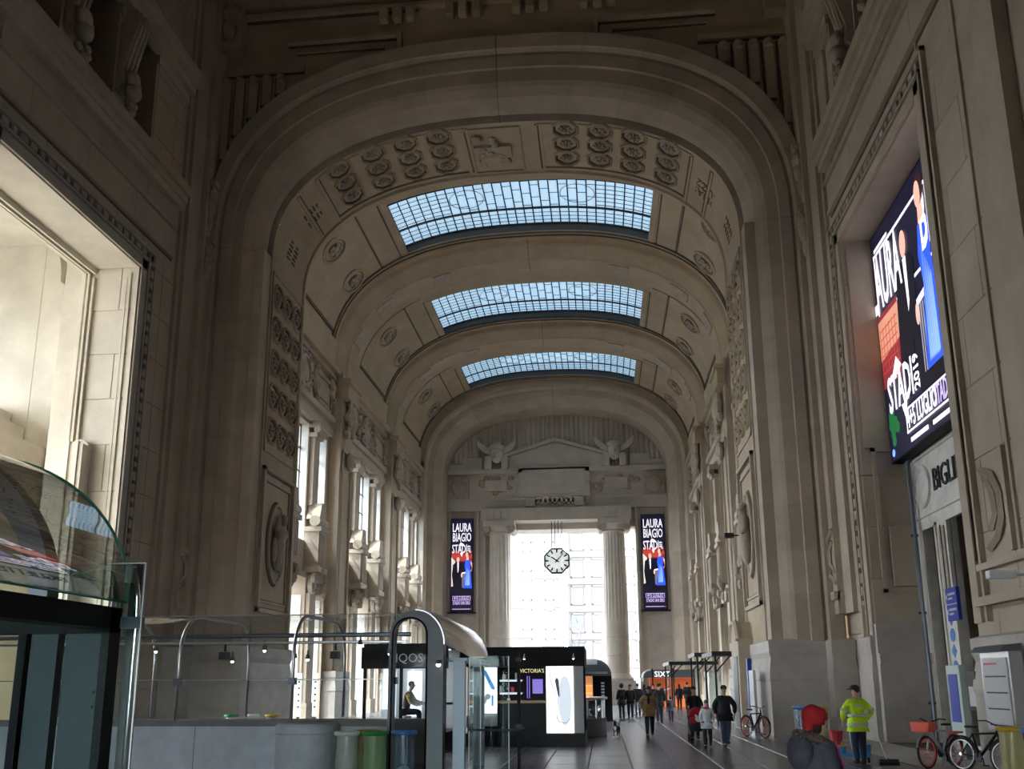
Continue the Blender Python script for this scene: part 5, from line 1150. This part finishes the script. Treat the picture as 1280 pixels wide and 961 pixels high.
    if stripes:
        for z, rx, ry in ((1.1, .2, .158), (.9, .207, .166)): 
            g = G().lathe([(1, -.03), (1, .03)], n=24); g.v = [(x*rx*bulk, y*ry*bulk+.0, q+z) for x, y, q in g.v]; obj('reflective_band', g, 'reflective', jk, smooth=True)
        for sh, el, wr in arm_ix: obj('reflective_band', G().tube([V[sh].lerp(V[el], .75), V[sh].lerp(V[el], .95)], .085, 10), 'reflective', jk, smooth=True)
        obj('printed_text', G().box(-.1, .1, -.165, -.155, 1.30, 1.34), 'reflective', jk)
    # trousers, shoes
    tv = [V[pel]-Vector((0, 0, .0))]; tr = [grow(R_[pel], .9, .0)]; te = []
    for hp, kn, an, to in leg_ix:
        b = len(tv); tv += [V[hp], V[kn], V[an]]; tr += [grow(R_[hp], 1.08, .008), grow(R_[kn], 1.2, .012), (.064, .064)]; te += [(0, b), (b, b+1), (b+1, b+2)]
    link('trousers', skin('trousers', tv, te, tr, legs), t)
    for hp, kn, an, to in leg_ix:
        a, b = V[an], V[to]; g = G().ell((a.x, (a.y+b.y)/2+.01, min(a.z, b.z+.04)-.02), (.05, .135, .05), 10, 6).tube([a+Vector((0, 0, -.03)), a+Vector((0, 0, .06))], .055, 8)
        zl = min(p[2] for p in g.v); g.v = [(x, y, max(z, zl+.012)) for x, y, z in g.v]
        if not seat: dz = -min(p[2] for p in g.v) if min(p[2] for p in g.v) < .05 and a.z < .09 else 0; g.v = [(x, y, z+dz) for x, y, z in g.v]
        obj('shoe', g, shoe, t, smooth=True)
    # head: hair or hat, face
    hc = V[hd1]; Rh = Matrix.Translation(hc) @ Matrix.Rotation(turn, 4, 'Z')
    if face:
        obj('nose', G().ell((0, .092, -.02), (.013, .022, .022), 8, 5), 'skin_tone', t, smooth=True, mtx=Rh)
        for s in (-1, 1):
            obj('eye', G().ell((s*.032, .083, .012), (.012, .008, .008), 6, 4), 'eye', t, mtx=Rh); obj('ear', G().ell((s*.08, -.005, -.01), (.012, .022, .032), 6, 4), 'skin_tone', t, mtx=Rh)
        obj('mouth', G().ell((0, .082, -.062), (.024, .008, .006), 6, 4), 'cloth_pink', t, mtx=Rh)
    g = G().ell((0, -.018, .028), (.092, .102, .092), 12, 8)
    if hat is None or hat == 'cap': g.v = [(x, y if not (y > .03 and z < .03) else .03, z) for x, y, z in g.v]
    if hat is None: obj('hair', g, hair, t, smooth=True, mtx=Rh)
    elif hat == 'long': g.ell((0, -.05, -.09), (.095, .07, .14), 10, 6); g.v = [(x, y if not (y > .03 and z < .05) else .03, z) for x, y, z in g.v]; obj('hair', g, hair, t, smooth=True, mtx=Rh)
    elif hat == 'beanie':
        b = G().lathe([(.1, -.01), (.104, .02), (.1, .06), (.075, .105), (.03, .125), (0, .13)], (0, -.008, .015), 14); b.v = [(x*.95, y*1.08, z) for x, y, z in b.v]
        obj('knit_hat', b, hatm, t, smooth=True, mtx=Rh); obj('hair', G().ell((0, -.04, -.06), (.085, .07, .1), 10, 6), hair, t, smooth=True, mtx=Rh)
    elif hat == 'cap':
        b = G().lathe([(.098, 0), (.1, .03), (.088, .07), (.05, .1), (0, .105)], (0, -.01, .03), 14); b.ell((0, .115, .035), (.07, .07, .012), 10, 4); obj('cap', b, hatm, t, smooth=True, mtx=Rh); obj('hair', g, hair, t, smooth=True, mtx=Rh @ Matrix.Scale(.96, 4))
    elif hat == 'hood':
        b = G().ell((0, -.02, .02), (.125, .135, .135), 12, 8); b.v = [(x, min(y, .045), z) for x, y, z in b.v]; obj('hood', b, hatm, t, smooth=True, mtx=Rh)
    if bag: obj('bag', G().ell((.0, -.2, 1.2), (.16, .1, .22), 10, 6), bag, t, smooth=True)
    t['hands'] = ''; del t['hands']
    return t, [Matrix.Translation(loc) @ Matrix.Rotation(rz, 4, 'Z') @ Matrix.Scale(k, 4) @ p for p in hands]
A0 = ((.1, .15), (.1, .15)); WALK = ((.55, .1), (-.5, .1)); WALK2 = ((-.5, .1), (.55, .1)); PUSH = ((.75, .1), (.75, .1))
cleaner, ch_ = person('person in a yellow high-visibility jacket and dark cap pushing a cleaning cart', (9.72, 21.75, .004), .12, 1.77, 'hi_vis', 'cloth_navy', hat='cap', step=.12, arms=((.35, .5), (.2, .9)), elbow=(.12, .14), turn=.9, bulk=1.15, stripes=True, group=None)
man, _ = person('person in dark coat, jeans and cap walking towards us beside the girl', (7.5, 27.8, 0), PI+.1, 1.76, 'cloth_black', 'cloth_jeans', hat='cap', step=.45, arms=((.3, .55), (-.2, .55)), elbow=(.05, .05), long=.12, bulk=1.2)
girl, _ = person('small girl in a pale coat and pink scarf walking beside the stroller', (6.92, 27.45, 0), PI-.15, 1.34, 'cloth_white', 'cloth_black', hat='beanie', hatm='cloth_grey', step=.4, arms=A0, long=.3, bulk=1.15)
obj('scarf', G().lathe([(.09, -.05), (.13, -.02), (.13, .03), (.08, .06)], (0, .0, 1.47), 14), 'cloth_pink', girl, smooth=True)
obj('coat_side', G().ell((-.17, .02, 1.1), (.05, .1, .3), 8, 6), 'cloth_grey', girl, smooth=True)
mum, _ = person('person in a dark coat and cap pushing a red stroller', (6.88, 30.75, 0), PI, 1.72, 'cloth_black', 'cloth_black', hat='cap', step=.2, arms=PUSH, elbow=(.2, .2), long=.3, bulk=1.15)
tan, th_ = person('person in a tan quilted coat and grey knit hat walking a small dog', (5.48, 32.5, 0), PI, 1.72, 'cloth_tan', 'cloth_black', hat='beanie', hatm='cloth_grey', step=.45, arms=((-.2, .3), (.2, .7)), elbow=(.05, .12), long=.28, bulk=1.25)
for z in (1.0, 1.1, 1.2, 1.3): 
    g = G().lathe([(1, -.008), (1, .008)], n=20); g.v = [(x*.222, y*.165, q+z) for x, y, q in g.v]; obj('quilt_seam', g, 'cloth_brown', tan)
obj('scarf', G().lathe([(.08, -.05), (.12, -.02), (.12, .03), (.07, .06)], (0, .0, 1.47), 14).ell((.02, .16, 1.3), (.05, .04, .16)), 'cloth_black', tan, smooth=True)
person('person in a long black coat walking away holding the child by the hand', (6.55, 44.4, 0), 0, 1.80, 'cloth_black', 'cloth_navy', step=.25, arms=((.1, .2), (.0, .4)), long=.3, bulk=1.15)
person('small child in a grey-blue jacket walking away beside a tall adult', (7.12, 44.7, 0), 0, 1.22, 'cloth_grey', 'cloth_navy', hat='beanie', hatm='cloth_grey', step=.35, arms=A0, bulk=1.15)
person('person in a black coat at the left of the standing group', (4.85, 49.6, 0), .4, 1.78, 'cloth_black', 'cloth_black', hat='hood', hatm='cloth_black', arms=A0, long=.35, bulk=1.2)
person('person in black with a rucksack, second from left in the standing group', (5.28, 48.6, 0), PI, 1.75, 'cloth_black', 'cloth_navy', step=.2, arms=A0, long=.2, bulk=1.15, bag='cloth_black')
person('person in jeans and dark jacket, third from left in the standing group', (5.82, 52.6, 0), .2, 1.80, 'cloth_black', 'cloth_jeans', arms=A0, bulk=1.2)
person('person in a dark jacket at the right of the standing group', (6.25, 53.2, 0), -.3, 1.74, 'cloth_navy', 'cloth_jeans', hat='long', arms=WALK, step=.2, bulk=1.15)
person('person in a dark teal jacket carrying a rucksack before the orange booth', (7.45, 58, 0), 0, 1.8, 'cloth_teal', 'cloth_black', arms=A0, bag='cloth_black', bulk=1.2)
person('person behind the tan coat with a dark hood', (7.1, 60, 0), PI, 1.72, 'cloth_black', 'cloth_black', hat='hood', arms=A0, bulk=1.15)
person('long-haired person in black standing left of a pair by the booth', (9.12, 63.8, 0), .2, 1.72, 'cloth_black', 'cloth_black', hat='long', arms=A0, bulk=1.15)
person('person in black jacket and blue jeans at the right of a pair by the booth', (9.62, 63.2, 0), -.1, 1.85, 'cloth_black', 'cloth_jeans', arms=A0, bulk=1.25, step=.15)
person('person in the dim opening of the domed kiosk, in dark clothes', (2.4, 45.9, 0), PI, 1.7, 'cloth_black', 'cloth_black', arms=A0, face=False)
# woman with red knit hat and fur hood, close to us
wm, _ = person('person with a bright red knit hat and fur-trimmed grey hooded coat, close to us', (5.93, 9.0, 0), -PI/2+.25, 1.62, 'cloth_charcoal', 'cloth_black', hair='hair_dark', hat='beanie', hatm='cloth_red', arms=((.1, .25), (.1, .25)), long=.35, bulk=1.35, group=None)
hat_c = Vector((0, 0, 1.65))
obj('hat_fold', G().lathe([(.098, -.06), (.104, -.03), (.106, .02), (.098, .05)], (0, -.025, 1.665), 18), 'cloth_red', wm, smooth=True)
obj('hat_crown', G().ell((0, -.045, 1.695), (.1, .112, .12), 16, 10).ell((0, -.1, 1.60), (.085, .05, .1), 12, 8), 'cloth_red', wm, smooth=True)
obj('fur_trim', G().tube([(.2*cos(a)*.85, -.08+.13*sin(a), 1.47-.05*sin(a)) for a in [2*PI*k/16 for k in range(16)]], .05, 8, True), 'fur', wm, smooth=True)
g = G()
for k in range(420):
    a = rnd.uniform(0, 2*PI); b = Vector((.2*cos(a)*.85, -.08+.13*sin(a), 1.47-.05*sin(a))); d = Vector((rnd.gauss(0, 1), rnd.gauss(0, 1), rnd.gauss(0, 1))).normalized()
    p = b+d*.045; g.tube([p, p+d*.03+Vector((0, 0, -.008))], [.004, .0008], 3)
obj('fur_hairs', g, 'fur_tip', wm, kind='stuff')
obj('hood', G().ell((0, -.2, 1.33), (.19, .13, .2), 14, 8), 'cloth_charcoal', wm, smooth=True); obj('coat_body', G().ell((0, -.02, 1.12), (.29, .215, .4), 18, 10), 'cloth_charcoal', wm, smooth=True)
for z in (1.05, 1.2): 
    g = G().lathe([(1, -.01), (1, .01)], n=24); g.v = [(x*.27, y*.2, q+z) for x, y, q in g.v]; obj('coat_seam', g, 'cloth_black', wm, smooth=True)
obj('bag_strap', G().tube([(.17, .1, 1.45), (.1, .2, 1.2), (-.1, .22, .95)], .012, 6), 'cloth_pink', wm)
# seated person in the kiosk
st_, _ = person('seated person in a brown waistcoat at the small kiosk counter, in profile', (-1.9, 26.1, .2), -PI/2, 1.74, 'cloth_brown', 'cloth_black', arms=((.7, .1), (.7, .1)), elbow=(.2, .2), seat=True, lean=.25, group=None)
obj('sleeve', G().tube([(-.2, .1, 1.38), (-.22, .2, 1.15), (-.2, .42, 1.08)], [.07, .06, .05], 8), 'cloth_mustard', st_, smooth=True); obj('sleeve', G().tube([(.2, .1, 1.38), (.22, .2, 1.15), (.2, .42, 1.08)], [.07, .06, .05], 8), 'cloth_mustard', st_, smooth=True)
so_ = thing('bar_stool', 'pale bar stool under the seated person in the kiosk', 'stool', (-1.9, 26.1, .56))
obj('seat', G().lathe([(.19, .34), (.2, .37), (.19, .4), (0, .4)], n=16), 'white_panel', so_)
for k in range(4):
    a = PI/4+k*PI/2; obj('leg', G().tube([(.13*cos(a), .13*sin(a), .36), (.2*cos(a), .2*sin(a), 0)], .015, 6), 'white_panel', so_)
# dog and lead
dg = thing('dog', 'small thin black dog with white chest on a lead', 'dog', (4.32, 32.4, 0), PI-.3)
Vd = [(0, -.16, .34), (0, 0, .335), (0, .15, .34), (0, .22, .42), (0, .27, .5), (0, .36, .48), (0, -.24, .38), (0, -.33, .46)]; Ed = [(0, 1), (1, 2), (2, 3), (3, 4), (4, 5), (0, 6), (6, 7)]; Rd = [.065, .062, .08, .05, .055, .025, .02, .01]
for s in (-1, 1):
    b = len(Vd); Vd += [(s*.06, .15, .26), (s*.055, .14+.05*s, .14), (s*.055, .15+.07*s, .02), (s*.055, .19+.07*s, .012)]; Ed += [(2, b), (b, b+1), (b+1, b+2), (b+2, b+3)]; Rd += [.035, .02, .016, .017]
    b = len(Vd); Vd += [(s*.06, -.15, .26), (s*.055, -.1-.04*s, .19), (s*.055, -.2-.06*s, .11), (s*.055, -.17-.06*s, .02), (s*.055, -.13-.06*s, .012)]; Ed += [(0, b), (b, b+1), (b+1, b+2), (b+2, b+3), (b+3, b+4)]; Rd += [.045, .028, .016, .015, .017]
    b = len(Vd); Vd += [(s*.035, .25, .55), (s*.045, .24, .6)]; Ed += [(4, b), (b, b+1)]; Rd += [.02, .008]
link('body', skin('body', Vd, Ed, Rd, 'cloth_black', 1), dg)
obj('chest_patch', G().ell((0, .215, .33), (.05, .04, .09), 8, 6), 'cloth_white', dg, smooth=True); obj('collar', G().lathe([(.055, -.01), (.055, .01)], (0, .235, .44), 12), 'cloth_red', dg)
for s in (-1, 1): obj('paw', G().ell((s*.055, .19+.07*s, .02), (.022, .03, .02), 8, 4), 'cloth_white', dg, smooth=True)
hnd = th_[1]; ld = Vector((4.25, 32.15, .46))
tag(obj('dog_lead', G().tube([hnd, hnd.lerp(ld, .5)+Vector((0, 0, -.03)), ld], .012, 6), 'cloth_black'), 'dark lead running from the tan coat to the small dog', 'lead')
# stroller
sl = thing('stroller', 'red stroller with black wheels pushed by a person in dark clothes', 'stroller', (6.88, 30.05, 0))
obj('seat_shell', G().ell((0, 0, .62), (.24, .26, .3), 14, 8), 'cloth_red', sl, smooth=True)
g = G().ell((0, .05, .85), (.26, .3, .24), 14, 8); g.v = [(x, max(y, -.12), max(z, .78)) for x, y, z in g.v]; obj('hood', g, 'cloth_red', sl, smooth=True)
obj('toy_face', G().ell((.03, -.24, .72), (.1, .06, .1), 10, 6).ell((-.04, -.24, .82), (.035, .02, .04), 6, 4).ell((.1, -.24, .82), (.035, .02, .04), 6, 4), 'cloth_white', sl, smooth=True); obj('blanket', G().ell((0, -.12, .46), (.24, .2, .16), 12, 6), 'cloth_black', sl, smooth=True)
for s in (-1, 1):
    obj('frame_tube', G().tube([(s*.24, .5, 1.02), (s*.25, .2, .7), (s*.22, -.3, .15)], .016, 6).tube([(s*.25, .2, .7), (s*.25, .35, .12)], .016, 6), 'iron', sl)
    for y in (-.3, .35): obj('wheel', G().lathe([(.11, -.025), (.12, 0), (.11, .025), (.05, .025)], (s*.25, y, .12), 14, 'x'), 'black_metal', sl)
obj('handle', G().tube([(-.24, .5, 1.02), (.24, .5, 1.02)], .02, 6), 'black_metal', sl)
# ============================================================ cleaning cart and broom
mat('plastic_red', (.35, .015, .02), .4); mat('plastic_yellow', (.55, .36, .02), .4); mat('plastic_blue', (.05, .25, .62), .4); mat('plastic_green', (.02, .33, .08), .4); mat('plastic_white', (.75, .77, .74), .45); mat('black_rubber', (.012, .012, .012), .7); mat('bike_red', (.65, .07, .03), .35); mat('bike_grey', (.38, .40, .42), .35, .3)
ct = thing('cleaning_cart', 'small red and blue cleaning cart in front of the yellow jacket', 'cart', (9.6, 22.5, 0))
obj('base', G().box(-.35, .5, -.25, .25, .14, .22), 'plastic_blue', ct)
for x in (-.3, .45):
    for y in (-.2, .2): obj('wheel', G().lathe([(.06, -.02), (.07, 0), (.06, .02)], (x, y, .07), 12, 'x'), 'black_rubber', ct)
obj('red_bucket', G().lathe([(.13, .42), (.17, .72), (.18, .72), (.17, .74), (0, .7)], (-.22, -.05, 0), 16), 'plastic_red', ct); obj('blue_bucket', G().lathe([(.14, .22), (.16, .36), (.165, .38), (0, .36)], (-.18, -.1, 0), 16), 'plastic_blue', ct); obj('blue_bucket', G().lathe([(.13, .22), (.15, .4), (.155, .42), (0, .4)], (.42, -.05, 0), 16), 'plastic_blue', ct)
obj('tray', G().box(-.42, -.0, -.2, .15, .38, .42), 'plastic_yellow', ct); obj('cloths', G().ell((-.3, -.12, .46), (.08, .06, .05), 8, 5).ell((-.12, -.12, .46), (.07, .06, .05), 8, 5), 'plastic_yellow', ct)
obj('frame', G().tube([(-.3, .2, .2), (-.3, .2, 1.0), (.45, .2, 1.0), (.45, .2, .2)], .02, 8), 'steel', ct)
obj('bag', G().lathe([(.14, .3), (.17, .6), (.16, .9)], (.3, .1, 0), 14), 'pale_green', ct, smooth=True)
br = thing('broom', 'long-handled black broom leaning beside the yellow jacket', 'broom', (10.3, 21.75, 0))
obj('handle', G().tube([(-.28, .0, 1.1), (0, 0, .1)], .014, 8), 'steel', br); obj('head', G().box(-.15, .25, -.05, .05, .06, .14), 'black_rubber', br); obj('bristles', G().box(-.16, .26, -.06, .06, 0, .07), 'black_metal', br)
# ============================================================ bicycles
def bicycle(label, loc, rz, frame_m_, tyre='black_rubber', basket=False, red_wheels=False, tilt=0.0, group=None):
    t = thing('bicycle', label, 'bicycle', loc, rz, group); t.rotation_euler = (0, tilt, rz)
    r = .33
    for y in (-.52, .52):
        w = obj('wheel', G().tube([(0, y+r*cos(2*PI*k/28), r+.02+r*sin(2*PI*k/28)) for k in range(28)], .024, 8, True), tyre, t, smooth=True)
        obj('rim', G().tube([(0, y+(r-.035)*cos(2*PI*k/28), r+.02+(r-.035)*sin(2*PI*k/28)) for k in range(28)], .018, 6, True), 'bike_red' if red_wheels else 'steel', w, smooth=True)
        g = G()
        for k in range(14): g.tube([(0, y, r+.02), (0, y+(r-.04)*cos(2*PI*k/14), r+.02+(r-.04)*sin(2*PI*k/14))], .005, 4)
        obj('spokes', g, 'bike_red' if red_wheels else 'steel', w); obj('hub', G().lathe([(.03, -.05), (.03, .05)], (0, y, r+.02), 10, 'x'), 'steel', w)
        obj('mudguard', G().tube([(0, y+(r+.045)*cos(a), r+.02+(r+.045)*sin(a)) for a in [PI*.1+PI*.8*k/10 for k in range(11)]], .02, 6), frame_m_, t)
    f = G(); B = (0, -.08, .31); Sx = (0, -.24, .78); Hx = (0, .36, .82)
    for a, b, rr in ((B, Sx, .022), (B, Hx, .03), (Sx, Hx, .022), ((0, -.52, .35), B, .016), ((0, -.52, .35), Sx, .014)): f.tube([a, b], rr, 8)
    obj('frame', f, frame_m_, t, smooth=True); obj('fork', G().tube([(0, .34, .95), Hx, (0, .44, .6), (0, .52, .35)], .02, 8), frame_m_, t, smooth=True)
    obj('handlebar', G().tube([(-.3, .18, 1.05), (-.22, .3, 1.06), (0, .34, .98), (.22, .3, 1.06), (.3, .18, 1.05)], .014, 8), 'black_metal', t, smooth=True)
    sd = obj('saddle', G().prism([(-.07, -.38), (.07, -.38), (.09, -.32), (.02, -.12), (-.02, -.12), (-.09, -.32)], 'z', .9, .95), 'black_rubber', t, bev=.015); obj('seat_post', G().tube([Sx, (0, -.26, .9)], .016, 8), 'steel', sd)
    obj('chainring', G().lathe([(.1, -.01), (.1, .01), (.02, .01)], (.06, -.08, .31), 16, 'x'), 'iron', t)
    for s, dz in ((-1, -.16), (1, .16)): obj('pedal', G().tube([(s*.08, -.08, .31), (s*.09, -.06, .31+dz)], .012, 6).box(s*.09, s*.19, -.1, -.02, .3+dz, .325+dz), 'black_metal', t)
    obj('kickstand', G().tube([(0, -.15, .28), (.14, -.2, .0)], .011, 6), 'steel', t)
    if basket: obj('basket', G().prism([(-.2, .78), (.2, .78), (.24, 1.0), (-.24, 1.0)], 'y', .42, .72), 'bike_red', t, bev=.02); obj('rack_plate', G().box(-.1, .1, -.78, -.4, .72, .76), 'bike_red', t)
    return t
bicycle('orange-wheeled share bicycle with a red front basket, near the totem', (11.35, 21.3, 0), PI-.9, 'bike_grey', basket=True, red_wheels=True)
bicycle('black bicycle with thin grey wheels leaning right of the orange one', (11.75, 20.1, 0), PI+.5, 'black_metal', tilt=-.08)
bicycle('small black bicycle with a red wheel parked under the stone doorcase', (9.1, 32.3, 0), PI+.45, 'black_metal', red_wheels=True)
# ============================================================ litter bag stands
glass('bag_clear', (.86, .90, .84), refl=.06, rough=.2, body=.45); glass('bag_green', (.60, .80, .50), refl=.06, rough=.2, body=.5); glass('bag_yellow', (.86, .82, .50), refl=.06, rough=.2, body=.45); glass('bag_blue', (.60, .74, .90), refl=.06, rough=.2, body=.2)
def bin_(label, x, y, ring, bag, h=.95, r=.2, z0=0):
    t = thing('litter_stand', label, 'bin', (x, y, z0), group='ring stands with clear litter bags')
    obj('ring', G().lathe([(r, h-.03), (r+.05, h-.02), (r+.06, h+.02), (r+.04, h+.05), (r-.02, h+.05), (r-.03, h)], n=22), ring, t, smooth=True)
    g = G(); rows = []
    for j, (q, z) in enumerate(((1.0, h), (.97, h*.75), (1.05, h*.45), (.95, .18), (.5, .09), (.0, .08))):
        rows.append([(r*q*(1+.05*sin(9*2*PI*k/28+j))*cos(2*PI*k/28), r*q*(1+.05*sin(9*2*PI*k/28+j))*sin(2*PI*k/28), z) for k in range(29)])
    obj('bag', g.grid(rows), bag, t, smooth=True)
    obj('rubbish', G().ell((0, 0, .22), (r*.75, r*.75, .13), 10, 6), 'plastic_white', t); obj('pole', G().tube([(0, r+.04, 0), (0, r+.04, h)], .02, 8), 'iron', t); obj('foot', G().box(-.16, .16, -.1, r+.1, 0, .04), 'iron', t)
    return t
bin_('white-ringed litter bag stand at the left of the near cluster', -1.02, 17.1, 'plastic_white', 'bag_clear')
bin_('yellow-ringed litter bag stand tucked behind the white one', -.76, 17.62, 'plastic_yellow', 'bag_yellow')
bin_('green-ringed litter bag stand in front of the portal', -.48, 17.1, 'plastic_green', 'bag_green')
bin_('blue-ringed litter bag stand right behind the green one', .02, 17.4, 'plastic_blue', 'bag_blue')
bin_('yellow-ringed litter bag stand against the right arch pier', 10.5, 28.6, 'plastic_yellow', 'bag_green', 1.08)
bin_('blue-ringed litter bag stand behind the red hat', 9.95, 28.9, 'plastic_blue', 'bag_blue', 1.08)
bin_('yellow-ringed litter bag stand at the right picture edge', 11.2, 17.3, 'plastic_yellow', 'bag_yellow', 1.02)
bin_('blue-ringed litter bag stand cut by the right picture edge', 11.42, 16.8, 'plastic_blue', 'bag_blue', 1.02, .22)
for k, (x, c_) in enumerate(((-6.7, 'plastic_green'), (-6.1, 'plastic_white'), (-5.5, 'plastic_yellow'))):
    bin_(('green', 'white', 'yellow')[k]+'-ringed litter bag stand seen behind the canopy glass', x, 25, c_, 'bag_clear', 1.0, .16)
